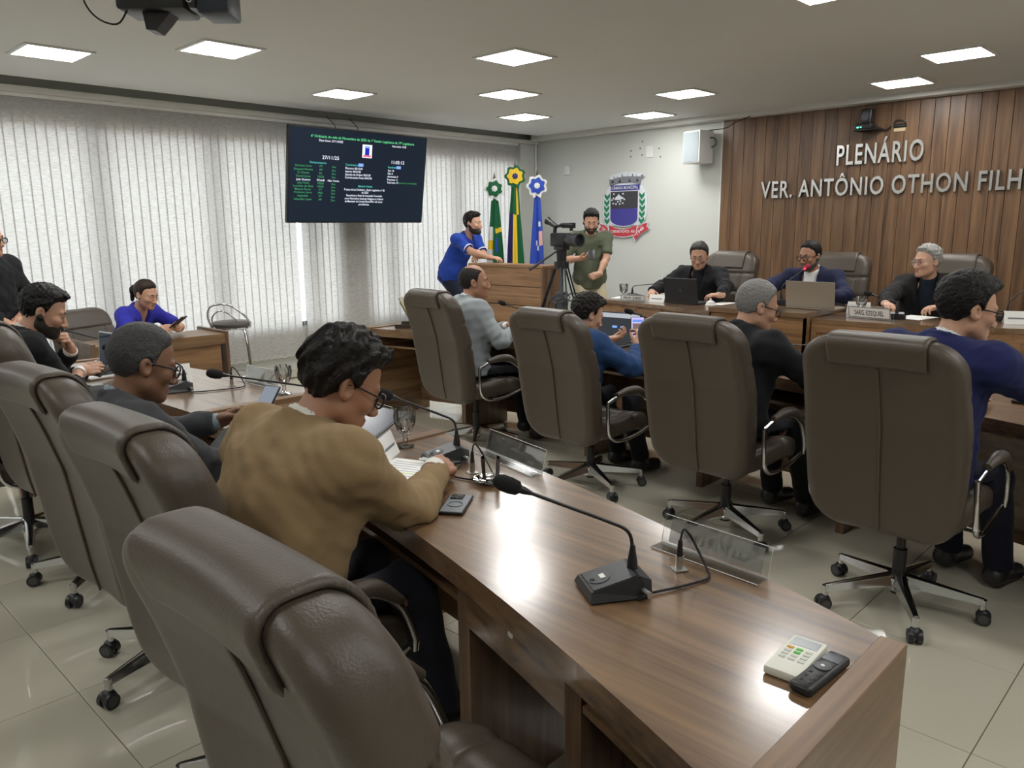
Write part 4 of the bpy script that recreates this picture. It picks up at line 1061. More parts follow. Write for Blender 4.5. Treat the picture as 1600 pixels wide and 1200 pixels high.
# on the platform
PEOPLE['lm'] = person('grey haired man in a black suit behind the black laptop', (-4.05,7.0,PZ), 182, (-4.05,6.95,PZ+.57), (6,12), 0, (20,16,0), chair=(-4.05, 7.05, 178), desk=DD, headat=(-4.06,6.82,1.335), fine=False,
    hands={'R': dict(at=(-4.33,6.42,1.0), pole=(-1,.3,-.5), dir=(.5,-.8,-.1), n=(-.3,0,.9), pose='relaxed'), 'L': dict(at=(-3.62,6.48,1.0), pole=(1,.2,-.6), dir=(-.7,-.6,0), n=(.2,0,1), pose='relaxed')},
    skin=0, topcol=SUITBLK, shirt=srgb(22,24,30), glasses='wire', hair=HAIR('grey_dark', dk=.55, col=srgb(84,80,78), top=.018, side=.010, nape=.008, noise=.002, nf=110, line=.004, brow=srgb(60,55,50)))
PEOPLE['pres'] = person('man in a navy suit and white shirt speaking into the red-lit microphone', (-2.95,7.0,PZ), 178, (-2.95,6.95,PZ+.58), (5,10), 0, (-10,8,0), chair=(-2.92, 7.05, 184), desk=DC, headat=(-2.96,6.82,1.35), fine=False,
    hands={'R': dict(at=(-3.27,6.40,1.045), pole=(-1,.4,-.6), dir=(.3,-.9,0), n=(0,0,1), pose='pen'), 'L': dict(at=(-2.66,6.46,1.045), pole=(1,.2,-.6), dir=(-.7,-.6,0), n=(.2,0,1), pose='relaxed')},
    skin=1, topcol=srgb(34,38,66), shirt=srgb(232,230,230), glasses='black', hair=HAIR('black_slick', srgb(30,27,26), top=.013, side=.008, nape=.010, noise=.0012, nf=110, line=.008), beard=dict(name='grey', col=srgb(86,78,72), t=.003))
PEOPLE['sarg'] = person('silver haired man in a black jacket with hands on papers behind the nameplate', (-1.98,7.0,PZ), 176, (-1.98,6.95,PZ+.58), (6,12), 0, (-24,4,0), chair=(-1.97, 7.05, 180), desk=DD, headat=(-2.0,6.80,1.325), S=1.0, fine=False, belly=.03,
    hands={'R': dict(at=(-2.14,6.28,1.0), pole=(-1,.3,-.5), dir=(.6,-.7,-.1), n=(0,0,1), pose='relaxed'), 'L': dict(at=(-1.72,6.25,1.0), pole=(1,.3,-.5), dir=(-.75,-.6,-.05), n=(0,0,1), pose='relaxed')},
    skin=3, topcol=srgb(30,29,29), shirt=srgb(24,34,46), glasses='wire', hair=HAIR('silver_curly', dk=1.0, col=srgb(158,156,152), top=.020, side=.010, nape=.006, noise=.004, nf=130, bs=200, line=.006, brow=srgb(120,112,104)))
PEOPLE['green'] = person('standing man in an olive t-shirt checking a phone behind the video camera', (-5.68,7.22,PZ), -132, (-5.68,7.2,PZ+.93), (2,6), 0, (-6,20,0), headat=(-5.62,7.1,1.685), seated=False, S=1.0, fine=False, top='tee', sleeve='short', belly=.015,
    hands={'R': dict(at=(-5.56,6.86,1.285), pole=(-1,-.3,-.8), dir=(.85,-.2,.05), n=(.1,-.4,-.9), pose='hold'), 'L': dict(at=(-5.41,6.98,1.10), pole=(.6,.7,-.4), dir=(-.6,-.4,-.2), n=(.5,-.8,.2), pose='grip')},
    skin=0, topcol=srgb(86,92,74), legcol=srgb(196,184,154), shoecol=srgb(210,208,204), hair=HAIR('black_top', srgb(24,22,22), top=.024, side=.007, front=.014, noise=.003, nf=110), beard=dict(name='black', col=srgb(44,36,32), t=.005))
PEOPLE['blue'] = person('bearded man in a blue polo shirt leaning on the podium', (-7.12,6.62,PZ), -78, (-7.15,6.62,PZ+.92), (22,34), 0, (8,2,0), desk=DP, headat=(-6.95,6.52,1.675), seated=False, S=1.03, fine=False, top='polo', sleeve='short',
    hands={'R': dict(at=(-6.50,6.36,1.29), pole=(-.1,-.9,-.8), dir=(.85,.35,-.05), n=(0,-.2,1), pose='relaxed'), 'L': dict(at=(-6.72,6.40,1.30), pole=(.2,.9,-.8), dir=(.25,-.9,-.1), n=(.1,0,1), pose='grip')},
    skin=0, topcol=srgb(34,66,158), legcol=srgb(28,32,48), hair=HAIR('brown_black', srgb(34,28,26), top=.022, side=.009, front=.012, noise=.003, nf=110), beard=dict(name='black', col=srgb(44,36,32), t=.005))
PEOPLE['woman'] = person('woman in a royal blue blouse with tied hair looking at her phone', (-6.98,2.52,0), -66, (-7.0,2.5,.54), (20,28), 0, (0,18,0), desk=DW, headat=(-6.78,2.60,1.10), S=.95, fine=False, footf=.36, chair=(-7.16, 2.42, -66, -.055), female=True, top='blouse', sleeve='short',
    hands={'R': dict(at=(-6.53,2.585,.825), pole=(-.1,-1,-.5), dir=(.7,.7,.15), n=(.5,-.7,.3), pose='hold'), 'L': dict(at=(-6.55,2.72,.825), pole=(-.3,1,-.5), dir=(.9,.1,.15), n=(.3,.8,.3), pose='hold')},
    skin=0, topcol=srgb(46,48,156), legcol=srgb(34,34,44), hair=HAIR('brown_tied', srgb(58,42,33), top=.012, side=.010, nape=.010, noise=.0015, nf=90, extra=[((0,-.09,.03), (0,-.14,.0), .030, .034), ((0,-.14,.0), (0,-.14,-.10), .034, .014)], brow=srgb(52,38,30)))
# ============================================================ things on walls and ceiling
m_scr = mat('screen_glass', (.006,.009,.014), .2, spec=.2, emit=(.006,.010,.017), estr=1)
E_W = emis('screen_white', (.80,.84,.95), 1.0); E_G = emis('screen_green', (.10,.50,.20), .55); E_GB = emis('screen_green_bright', (.14,.72,.28), .9)
E_T = emis('screen_teal', (.12,.62,.56), .8); E_B = emis('screen_blue', (.22,.38,.85), .9); E_R = emis('screen_red', (.8,.18,.25), .8); E_DB = emis('screen_navy', (.02,.03,.45), .8)
tv = empty('television', (-7.2, 5.077, 1.69), 0, 'large flat television hung on the window wall showing a vote list', 'television')
TW, TH = 1.745, .947
tv.rotation_euler = (0, R(9.1), 0)
MB().box((-.05,-TW/2,0), (-.004,TW/2,TH), 0, .006).build('casing', m_blk, tv)
MB().box((-.003,-TW/2+.012,.014), (-.0005,TW/2-.012,TH-.012)).build('screen', m_scr, tv)
MB().box((-.40,-.18,.35), (-.05,.18,.62), 0, .01).box((-.47,-.12,.0), (-.40,.12,.8)).build('wall_mount', m_blk, tv)
for yy in (-.30, -.02): MB().tube(smooth_path([(-.06,yy,TH-.03),(-.10,yy+.01,TH+.03),(-.22,yy-.01,TH+.11)], 5), .004, 6).build('cable', m_blkm, tv)
def scr(X, Y): top = 100+.0812*(X-55); return ((X-55)/1380-.5)*TW, (1-(Y-top)/(1065-top))*TH
def line(x0, x1, Y, s, m, cap=20):
    u0, _ = scr(x0, Y); u1, _ = scr(x1, Y); uc, v = scr((x0+x1)/2, Y)
    me = TXT[s].copy(); co = np.empty(len(me.vertices)*3, f32); me.vertices.foreach_get('co', co); co = co.reshape(-1,3)
    wd = co[:,0].max()-co[:,0].min(); co[:,0] = (co[:,0]-co[:,0].min())*(u1-u0)/wd; co[:,1] = co[:,1]*(cap*.00106/.70)
    V = np.stack([np.full(len(co), .0015), co[:,0]+u0, co[:,1]+v-cap*.0005], 1); me.vertices.foreach_set('co', V.astype(f32).ravel()); me.materials.clear(); me.materials.append(m); me.update()
    obj('screen_text', me, tv)
TVC = dict(W=E_W, G=E_G, GB=E_GB, T=E_T)
for a in TVL0: line(*a[:4], TVC[a[4]], a[5])
def rect(x0, x1, y0, y1, m, d=.001):
    u0, v0 = scr(x0, y1); u1, v1 = scr(x1, y0); MB().box((d-.0008,u0,v0), (d,u1,v1)).build('screen_patch', m, tv)
rect(708,758,470,498,E_B); rect(1105,1153,494,520,E_B); rect(742,838,288,410,E_W)
rect(768,812,318,388,E_DB,.0016); rect(752,830,388,404,E_R,.0016); rect(764,818,300,314,E_B,.0016)
# wall lettering
def wall_sign(key, x0, x1, z0, h, label):
    me = TXT[key]; parts = letters(me)
    co = np.array([v.co[:] for v in me.vertices]); a, b = co[:,0].min(), co[:,0].max(); k = h/.70
    e = empty('wall_lettering', ((x0+x1)/2, YB-.045, z0), 0, label, 'sign', 'steel wall lettering')
    for p in parts:
        for v in p.vertices:
            x, y, z = v.co; v.co = ((x-a)/(b-a)*(x1-x0)-(x1-x0)/2, -z*k*.6, y*k)
        p.materials.append(m_steel); p.update(); obj('letter', p, e)
wall_sign('PLENÁRIO', -3.41, -2.58, 2.225, .195, 'raised steel letters reading PLENÁRIO on the wood panelling')
wall_sign('VER. ANTÔNIO OTHON FILHO', -4.23, -1.585, 1.92, .175, 'raised steel letters of the long second line on the wood panelling')
# crest
cr_ = empty('crest_sign', (-6.115, YB, 1.88), 0, 'municipal crest with shield, crown, green branches and red ribbon on the white wall', 'crest')
cu_ = lambda X, Y: ((X-470)*.001178, (610-Y)*.000933)
def flat(pts, d0, d1, nm, m, par=cr_):
    mbb = MB(); mbb.prism([cu_(*p) for p in pts], d0, d1, 0, FACE_S); return mbb.build(nm, m, par)
m_cw = mat('crest_white', srgb(222,226,232), .35); m_cg = mat('crest_grey', srgb(128,130,136), .4); m_cd = mat('crest_dark', srgb(62,60,66), .35); m_cp = mat('crest_purple', srgb(70,66,150), .35)
m_cb = mat('crest_blue', srgb(60,62,140), .35); m_cgr = mat('crest_green', srgb(30,128,84), .4); m_cr = mat('crest_red', srgb(196,64,70), .35)
def shield(x0, x1, y0, y1, rb): return [(x0,y0),(x1,y0)]+[(x1-(x1-x0)/2*(1-math.cos(a)), y1-rb+rb*math.sin(a)) for a in np.linspace(0, math.pi/2, 7)]+[(x0+(x1-x0)/2*(1-math.cos(a)), y1-rb+rb*math.sin(a)) for a in np.linspace(math.pi/2, 0, 7)]
flat([(255,235),(280,190),(340,172),(470,150),(600,165),(690,180),(725,225),(690,250),(690,330),(760,480),(765,720),(720,850),(640,870),(290,870),(210,850),(180,720),(185,480),(260,330),(258,250)], .004, .016, 'back_plate', m_cw)
flat(shield(278,662,395,885,110), .016, .024, 'shield_border', m_cw)
flat(shield(290,650,410,640,1), .024, .028, 'shield_upper', m_cd); flat(shield(290,650,640,872,100), .024, .028, 'shield_lower', m_cp)
flat([(290,325),(665,325),(665,398),(290,398)], .018, .026, 'name_band', m_cb)
cwn = [(275,330),(268,245),(262,215),(330,205),(330,232),(372,225),(372,190),(442,180),(442,212),(508,212),(508,178),(580,182),(580,215),(622,220),(622,185),(715,205),(705,245),(690,250),(680,330),(560,292),(400,292)]
flat(cwn, .018, .028, 'crown', m_cg)
for x in (315, 410, 540, 640): flat([(x-20,290),(x+20,290),(x,240)], .028, .031, 'crown_arch', m_cd)
for x, y in ((300,220),(405,195),(545,192),(660,200)): flat([(x-32,y-10),(x+32,y-10),(x+24,y+22),(x-24,y+22)], .028, .032, 'tower', m_cw)
flat([(345,520),(362,480),(385,465),(398,440),(415,462),(440,478),(448,510),(420,520)], .028, .032, 'mound', m_cw)
for x, y in ((335,440),(458,440),(330,497),(310,520),(455,497),(475,515),(328,568),(455,565),(365,575),(415,575),(390,545),(425,535)): flat([(x+11*math.cos(a), y+13*math.sin(a)) for a in np.linspace(0, 2*math.pi, 7)[:-1]], .028, .031, 'star', m_cw)
for s, cx in ((-1, 240), (1, 698)):
    for k in range(5):
        y = 430+82*k; o = -8*math.sin(k/4*math.pi)*(1 if s < 0 else -1)
        flat([(cx+o-32,y),(cx+o,y+38),(cx+o+32,y),(cx+o+34,y+42),(cx+o,y+92),(cx+o-34,y+42)], .018, .024, 'leaf', m_cgr)
rib = [(275+375*t, 860+ (60*math.sin(math.pi*t))) for t in np.linspace(0,1,9)]; rib2 = [(290+345*t, 985+(32*math.sin(math.pi*t))) for t in np.linspace(1,0,9)]
flat([(255,845)]+rib+[(665,845),(640,1000)]+[(x,y+12) for x,y in rib2]+[(270,990)], .026, .033, 'ribbon_border', m_cw)
flat(rib+rib2, .030, .036, 'ribbon', m_cr)
for pts in ([(150,840),(215,858),(275,920),(310,985),(275,1050),(225,965),(130,915),(165,880)], [(785,830),(725,850),(665,900),(600,985),(632,1065),(700,980),(805,915),(770,880)]):
    c = np.mean(pts, 0); flat([tuple(c+(np.array(p)-c)*1.12) for p in pts], .020, .028, 'ribbon_border', m_cw); flat(pts, .026, .032, 'ribbon_tail', m_cr)
def crest_text(s, X, Y, wpx, cap, rot=0, d=.037):
    me = TXT[s].copy(); co = np.array([v.co[:] for v in me.vertices]); k = wpx*.001178/(co[:,0].max()-co[:,0].min())
    u, v = cu_(X, Y); T = Matrix.Translation((u, -d, v)) @ FACE_S @ Matrix.Rotation(R(rot), 4, 'Z') @ Matrix.Diagonal((k, cap*.000933/.7, 1, 1)) @ Matrix.Translation((-(co[:,0].max()+co[:,0].min())/2, -.35, 0))
    me.transform(T); me.materials.clear(); me.materials.append(m_cw); obj('crest_text', me, cr_)
crest_text('CÂMARA MUNICIPAL', 477, 360, 350, 40, 0, .027); crest_text('CURRAIS NOVOS - RN', 462, 945, 320, 38)
crest_text('LEI 64', 222, 935, 105, 42, -42, .033); crest_text('1948', 693, 935, 105, 46, 40, .033)
# loudspeaker
sp = empty('wall_speaker', (-4.92, YB, 2.33), R(-14), 'white wall loudspeaker with grey grille beside the wood panelling', 'speaker')
MB().box((-.14,-.30,0), (.13,-.08,.36), 0, .012, 2).build('cabinet', m_white, sp, 40)
MB().box((-.122,-.306,.018), (.112,-.301,.342)).build('grille', mat('grille', srgb(160,170,174), .6, bump=.6, bscale=300, var=.15, vscale=200), sp)
MB().box((-.03,-.08,.10), (.03,0,.22)).box((-.06,-.004,.02), (.06,0,.3)).build('bracket', m_white, sp)
MB().tube(smooth_path([(.13,-.14,.28),(.20,-.13,.26),(.21,-.12,.20),(.14,-.12,.17)], 6), .006, 6).tube(smooth_path([(.10,-.15,.36),(.28,-.06,.37),(.42,-.05,.42),(.62,-.045,.46)], 6), .005, 6).build('cable', m_blkm, sp)
# small fixtures on the back wall
tag(MB().box((-.045,-.035,-.06), (.045,0,.06), 0, .008, 2).build('wall_sensor', m_white, loc=(-7.07, YB, 2.38)), 'small grey white sensor box on the white wall near the flags', 'sensor')
tag(MB().box((-.055,-.012,-.07), (.055,0,.07), 0, .004).build('cover_plate', m_white, loc=(-5.75, YB, 2.53)), 'white cover plate high on the wall between crest and loudspeaker', 'cover plate')
hm_ = MB().cyl((0,0,0), (0,-.002,0), .010, n=8).mesh('anchor_hole', mat('anchor', srgb(96,84,70), .8))
for x, z in ((-6.04,2.49),(-5.9,2.58),(-5.87,2.50),(-5.60,2.46),(-5.87,2.66),(-5.62,2.56),(-6.04,2.56)): obj('anchor_hole', hm_, wb, (x, YB, z))
# network camera on the panelling
pc = empty('ptz_camera', (-3.11, YB-.03, 2.545), 0, 'black pan-tilt camera mounted above the lettering on the wood panelling', 'camera')
MB().box((-.10,-.17,-.012), (.13,0,0), 0, .004).build('shelf', m_blk, pc)
MB().box((-.09,-.16,0), (.07,-.02,.055), 0, .012, 2).build('base', m_blk, pc, 40)
MB().box((-.05,-.14,.05), (.06,-.03,.20), 0, .02, 3).build('camera_head', m_blk, pc, 40)
MB().lathe([(.046,0),(.046,.012),(.038,.014),(.036,.004),(.001,.006)], 24, 0, T=Matrix.Translation((0,-.14,.125)) @ Matrix.Rotation(R(90), 4, 'X')).build('lens', mat('lens_ring', srgb(70,72,78), .25), pc, 40)
MB().cbox((-.06,-.161,.02), (.02,.004,.012)).cbox((-.03,-.161,.02), (.012,.004,.010)).build('status_light', emis('green_led', (.1,1,.45), 2.5), pc)
MB().tube(smooth_path([(.07,-.06,.03),(.13,-.03,.0),(.17,-.03,-.01),(.215,-.03,.02)], 6), .007, 6).build('cable', m_blkm, pc)
ad_ = MB().box((-.05,-.03,0), (.07,0,.035), 0, .008).tube(smooth_path([(-.05,-.02,.035),(-.02,-.03,.07),(.05,-.03,.06),(.07,-.02,.02)], 5), .006, 6).build('power_adapter', m_blk, loc=(-2.83, YB-.03, 2.545)); tag(ad_, 'black power adapter with coiled cable beside the pan-tilt camera', 'adapter')
MB().box((-.045,-.012,-.035), (.06,0,0)).build('adapter_tag', mat('kraft', srgb(196,176,140), .7), ad_)
# projector under the ceiling
pj = empty('projector', (-3.62, 1.66, ZC), R(46), 'black projector hanging from a ceiling bracket at the top left', 'projector')
MB().cyl((0,0,0), (0,0,-.13), .022, n=12).lathe([(.06,-.001),(.06,-.02),(.03,-.03)], 20).build('ceiling_pole', m_blk, pj)
MB().box((-.24,-.11,-.30), (.05,.11,-.19), 0, .015, 2).build('body', m_blk, pj, 40)
MB().box((.05,-.085,-.29), (.10,.085,-.20), 0, .01).build('front_panel', m_dgrey, pj, 40)
MB().box((.10,-.10,-.315), (.235,.10,-.175), 0, .014, 2).build('lens_hood', mat('navy_plastic', srgb(38,44,56), .4), pj, 40)
MB().prism([(-.15,-.30),(-.03,-.30),(-.06,-.335),(-.10,-.375),(-.14,-.37)], -.05, .05, 0, Matrix(((1,0,0,0),(0,0,1,0),(0,1,0,0),(0,0,0,1)))).build('mount_arm', m_blk, pj)
for x, z in ((.075,-.232),(.075,-.262),(.035,-.25)): MB().tube([(x+.013*math.cos(a), -.113, z+.013*math.sin(a)) for a in np.linspace(0, 2*math.pi, 13)[:-1]], .003, 5, closed=True).build('port', m_steel, pj)
MB().tube(smooth_path([(-.20,-.06,-.28),(-.24,-.10,-.36),(-.33,-.10,-.33),(-.40,-.05,-.22),(-.40,0,-.01)], 6), .004, 6).build('cable', m_blkm, pj)
# flags
def flag(x, y, zt, zr, label, cf):
    e = empty('flag', (x, y, PZ), 0, label, 'flag', 'ceremonial flags in the corner')
    MB().cyl((0,0,.02), (0,0,zt-PZ-.12), .014, n=10).build('pole', mat('flag_pole', srgb(60,38,26), .4), e, 40)
    MB().lathe([(.012,0),(.022,.02),(.016,.05),(.008,.09),(.0005,.13)], 10, 0, (0,0,zt-PZ-.13)).build('finial', mat('finial', srgb(74,44,32), .35), e, 40)
    MB().lathe([(.085,0),(.085,.03),(.05,.06),(.02,.09)], 20).build('stand', m_blk, e, 40)
    n, k = 60, 26; vs = []; z0 = .42; z1 = zr-PZ; fs = []; mi = []; ph = math.atan2(-y, -x)
    for i in range(k+1):
        t = i/k; z = z1+(z0-z1)*t; r = .032+.128*t**.8
        for j in range(n):
            a = 2*math.pi*j/n; rr = r*(.70+.22*math.sin(4*a+1.2*t+x*9)+.10*math.sin(9*a-2*t)); vs.append((rr*math.cos(a)*1.0, rr*math.sin(a), z+.04*t*math.sin(2*a+x)))
    for i in range(k):
        for j in range(n):
            fs.append((i*n+j, (i+1)*n+j, (i+1)*n+(j+1) % n, i*n+(j+1) % n))
            da = (2*math.pi*(j+.5)/n-ph+math.pi) % (2*math.pi)-math.pi; mi.append(cf['f'](da, min(1, (i+.5)/k/.62)))
    b = MB(); b.v = vs; b.f = fs; b.m = mi; b.build('cloth', cf['m'], e, 70)
    ro = empty('rosette', (0,0,0)); bpy.data.objects.remove(ro)
    T = Matrix.Translation((-.05*math.cos(ph)*-1, -.05*math.sin(ph)*-1, z1+.02)) @ Matrix.Rotation(ph, 4, 'Z') @ Matrix.Rotation(R(90), 4, 'Y')
    for rr, d, mm in ((.125,0,cf['r'][0]), (.095,.014,cf['r'][1]), (.036,.026,cf['r'][2])):
        m2 = MB(); nn = 26 if rr > .03 else 14
        m2.add([T @ Vector((rr*(1+(.13*math.sin(7*a) if rr > .03 else 0))*math.cos(a), rr*(1+(.13*math.sin(7*a) if rr > .03 else 0))*math.sin(a), d+(.012*math.sin(13*a) if rr > .03 else 0))) for a in np.linspace(0, 2*math.pi, nn+1)[:-1]]+[T @ Vector((0,0,d+.014))], [(j, (j+1) % nn, nn) for j in range(nn)])
        m2.build('rosette', mm, e, 60)
    for s in (-1, 1): MB().add([T @ Vector(p) for p in ((0,s*.01,.01),(.02,s*.06,.01),(.15,s*.05,.01),(.14,s*.02,.01))], [(0,1,2,3)]).build('ribbon', cf['r'][0], e)
fm = lambda n, c: cloth('flag_'+n, srgb(*c), .6, .05)
F_G, F_W, F_Y, F_B, F_P, F_N = fm('green', (16,88,52)), fm('white', (214,216,212)), fm('yellow', (222,186,44)), fm('blue', (44,72,168)), fm('pink', (206,164,150)), fm('navy', (52,44,110))
def f1(a, t):
    if t < .50: return 0
    if a < -.35: return 2 if .68 < t < .82 else 1
    if .5 < t < .58 and a > 0: return 2
    if .62 < t < .80 and .0 < a < .7: return 3
    return 0
def f2_(a, t):
    if t < .46: return 2 if .30 < a < .95 else 0
    if a < -.30: return 3
    if a < .35: return 2
    return 0
def f3(a, t):
    if .42 < t < .50 and .35 < a < .75: return 1
    if .56 < t < .74 and .35 < a < .9: return 2
    if .70 < t < .88 and abs(a-(t-.72)*3.0) < .16 and int(t*26) % 2 == 0: return 1
    return 0
flag(-7.26, 7.2, 2.325, 2.09, 'green and white flag with a white-edged green rosette, leftmost of three', dict(f=f1, m=[F_G,F_W,F_Y,F_B], r=[F_W,F_G,F_W]))
flag(-7.07, 7.38, 2.445, 2.24, 'green, yellow and blue national flag with a yellow rosette, middle of three', dict(f=f2_, m=[F_G,F_W,F_Y,F_N], r=[F_G,F_Y,F_N]))
flag(-6.85, 7.55, 2.345, 2.12, 'blue flag with a blue and white rosette, rightmost of three', dict(f=f3, m=[F_B,F_W,F_P], r=[F_W,F_B,F_W]))
# tripod and video camera
tp_ = empty('tripod', (-5.10, 5.98, PZ), 0, 'black video tripod with silver inner legs in front of the podium', 'tripod')
TZ = 1.10
for k, a in enumerate((200, 320, 80)):
    c, s = math.cos(R(a)), math.sin(R(a)); px_, py_ = -s*.022, c*.022
    lg = MB()
    for q in (-1, 1): lg.tube([(c*.05+q*px_, s*.05+q*py_, TZ), (c*.28+q*px_, s*.28+q*py_, .45)], .009, 8)
    lg.tube([(c*.16, s*.16, .76), (c*.43, s*.43, .02)], .010, 8); lg.cbox((c*.28, s*.28, .45), (.06,.06,.05)); lg.cbox((c*.43, s*.43, .015), (.05,.05,.03))
    lg.build('leg', m_blk, tp_, 40)
MB().cyl((0,0,.50), (0,0,TZ), .02, n=12).cbox((0,0,.74), (.09,.09,.16)).build('centre_column', mat('tripod_grey', srgb(84,92,98), .35, .3), tp_, 40)
MB().cyl((0,0,TZ-.05), (0,0,TZ+.02), .075, n=16).cyl((0,0,TZ+.02), (0,0,TZ+.13), .048, .055, 16).cbox((0,0,TZ+.15), (.12,.10,.035)).build('fluid_head', m_blk, tp_, 40)
MB().tube([(-.04,-.03,TZ+.12), (-.20,-.26,TZ-.06)], [.008,.014], 8).build('pan_handle', m_blk, tp_, 40)
vc = empty('video_camera', (-5.08, 5.98, PZ+TZ+.168), R(-8), 'black professional video camera on the tripod', 'video camera')
MB().box((-.14,-.055,0), (.06,.06,.13), 0, .015, 2).build('body', m_blk, vc, 40)
MB().lathe([(.048,0),(.052,.05),(.060,.06),(.060,.12),(.066,.125),(.066,.19),(.055,.19),(.05,.15)], 20, 0, T=Matrix.Translation((.05,0,.06)) @ Matrix.Rotation(R(90), 4, 'Y')).build('lens', m_dgrey, vc, 40)
MB().tube(smooth_path([(-.13,0,.12),(-.11,0,.19),(-.02,0,.20),(.10,0,.19),(.12,0,.15)], 5), .018, 8).cbox((.08,0,.20), (.12,.07,.05)).build('carry_handle', m_blk, vc, 40)
MB().tube([(-.10,0,.19),(-.20,0,.235),(-.235,0,.25)], [.024,.030,.042], 12).build('eyepiece', m_blk, vc, 40)
MB().tube([(.02,-.05,.21),(.20,-.05,.20)], .013, 10).build('boom_microphone', m_blkm, vc, 40)
cb = MB()
for k in range(7):
    c0 = (rnd.uniform(-.08,.10), rnd.uniform(-.08,.08), rnd.uniform(.0,.14)); r0 = rnd.uniform(.07,.13); tl_ = rnd.uniform(-.9,.9)
    cb.tube([(c0[0]+r0*math.cos(a), c0[1]+r0*.5*math.sin(a)*math.cos(tl_), c0[2]+r0*math.sin(a)*(.5+.4*math.sin(tl_))) for a in np.linspace(0, 2*math.pi, 17)[:-1]], .006, 5, closed=True)
tag(cb.build('cable_coil', m_blk, loc=(-4.98, 5.83, .86)), 'tangle of black cables hung on the tripod', 'cables')

# ============================================================ things on the desks
def mic(x, y, yaw, head, label, z=.7912, red=False, plug=None, scale=1):
    e = empty('microphone', (x, y, z), R(yaw), label, 'microphone', 'gooseneck table microphones')
    b = MB(); prof = [(-.075,.004),(.070,.004),(.072,.040),(.045,.052),(-.070,.024)]; w_ = .062
    vs = []; 
    for s, k in ((-1,1.0),(1,1.0)):
        vs += [(s*w_*(1.0 if i < 2 else .80), p[0], p[1]) for i, p in enumerate(prof)]
    b.add(vs, [(4,3,2,1,0),(5,6,7,8,9)]+[(i,(i+1) % 5,5+(i+1) % 5,5+i) for i in range(5)]); b.build('base', m_blk, e)
    sl_ = (.052-.024)/.115; T = Matrix.Translation((0,-.010,.0395)) @ Matrix.Rotation(math.atan(sl_), 4, 'X')
    tpn = MB().box((-.046,-.055,-.001), (.046,.050,.0012), 0, 0, 1, T); tpn.build('top_plate', m_dgrey, e)
    MB().lathe([(.026,0),(.026,.0016),(.001,.0016)], 20, T=T @ Matrix.Translation((0,-.026,.001))).build('speaker_disc', mat('disc_grey', srgb(72,74,78), .5), e)
    MB().box((-.010,-.024,.002), (.010,-.012,.004), 0, 0, 1, T).build('logo_plate', m_white, e); MB().ell((0,0,0), (.008,.006,.004), 10, 6, T=T @ Matrix.Translation((0,-.042,.003))).build('button', m_rubber, e, 60)
    Mi = (Matrix.Translation((x,y,z)) @ Matrix.Rotation(R(yaw), 4, 'Z')).inverted(); hd = Mi @ Vector(head)
    p0 = Vector((0,.045,.048)); d = (hd-p0); fl_ = Vector((d.x, d.y, 0)); L_ = fl_.length
    MB().lathe([(.013,0),(.012,.02),(.007,.05),(.006,.06)], 12, 0, (0,.045,.046)).build('stem_socket', m_blk, e, 60)
    hz_ = max(.075, d.z*.45); up0 = p0+Vector((0,0,.05)); k1 = p0+Vector((0,0,hz_))+fl_*.05; k2 = p0+Vector((0,0,hz_+(d.z-hz_)*.24))+fl_*.24
    pts = smooth_path([p0, up0, k1, k2, p0+fl_*.62+Vector((0,0,hz_+(d.z-hz_)*.62)), hd], 7)
    MB().tube(pts, .0042, 8).build('gooseneck', m_blk, e, 60)
    a = (Vector(pts[-1])-Vector(pts[-4])).normalized(); q = a.to_track_quat('Z', 'Y').to_matrix().to_4x4(); T2 = Matrix.Translation(hd) @ q
    MB().lathe([(.005,-.03),(.009,-.012),(.010,0)], 12, T=T2).build('capsule_collar', emis('red_ring', (1,.05,.10), 1.2) if red else m_blk, e, 60)
    MB().lathe([(.0105,-.002),(.0165,.004),(.0190,.022),(.0185,.042),(.013,.058),(.0005,.064)], 16, T=T2).build('windscreen', mat('red_foam', srgb(150,30,60), .9) if red else m_foam, e, 60)
    if plug is not None:
        pl = Mi @ Vector(plug); s_ = Vector((.066,.05,.02))
        MB().cyl((.058,.05,.02), (.085,.055,.02), .0075, n=12).build('jack', m_steel, e, 40)
        k = (pl-s_)
        pt = smooth_path([s_+Vector((.018,0,0)), s_+k*.25+Vector((.03,-.05,-.014)), s_+k*.6+Vector((.06,-.085,-.015)), pl+Vector((.09,-.02,-.012)), pl+Vector((.06,.05,-.008)), pl+Vector((-.02,.05,.05)), pl+Vector((-.004,.012,.10)), pl+Vector((0,0,.075))], 7)
        pt = [(p[0], p[1], max(p[2], .0035)) for p in pt]
        MB().tube(pt, .003, 6).build('cable', m_blkm, e, 60)
        MB().cyl(pl+Vector((0,0,.036)), pl+Vector((0,0,.076)), .0085, .005, 12).build('plug', m_blk, e, 40)
        MB().cyl(pl, pl+Vector((0,0,.036)), .0095, n=14).cbox(pl+Vector((0,0,.0012)), (.034,.034,.0024)).build('socket', m_steel, e, 40)
    return e
mic(-1.005, 1.365, -33, (-1.145,1.20,1.045), 'large black gooseneck microphone in front of the empty near seat', plug=(-.955,1.565,.7912))
mic(-2.075, 1.79, -20, (-2.13,1.60,1.05), 'black gooseneck microphone in front of the man in the tan jacket', plug=(-1.895,1.755,.7912))
mic(-2.98, 1.78, -4, (-2.95,1.39,1.055), 'black gooseneck microphone of the grey haired man, its head left of the tan jacket', z=.7872)
mic(-4.02, 1.645, -8, (-4.10,1.40,1.04), 'black gooseneck microphone on the light desk beside the grey haired man', z=.8032, plug=(-3.93,1.905,.8032))
mic(-5.13, 1.66, -12, (-4.83,1.375,1.085), 'black gooseneck microphone pointed at the bearded man', z=.8032)
mic(-4.22, 4.62, 0, (-4.40,4.47,1.02), 'black gooseneck microphone in front of the man in the grey suit')
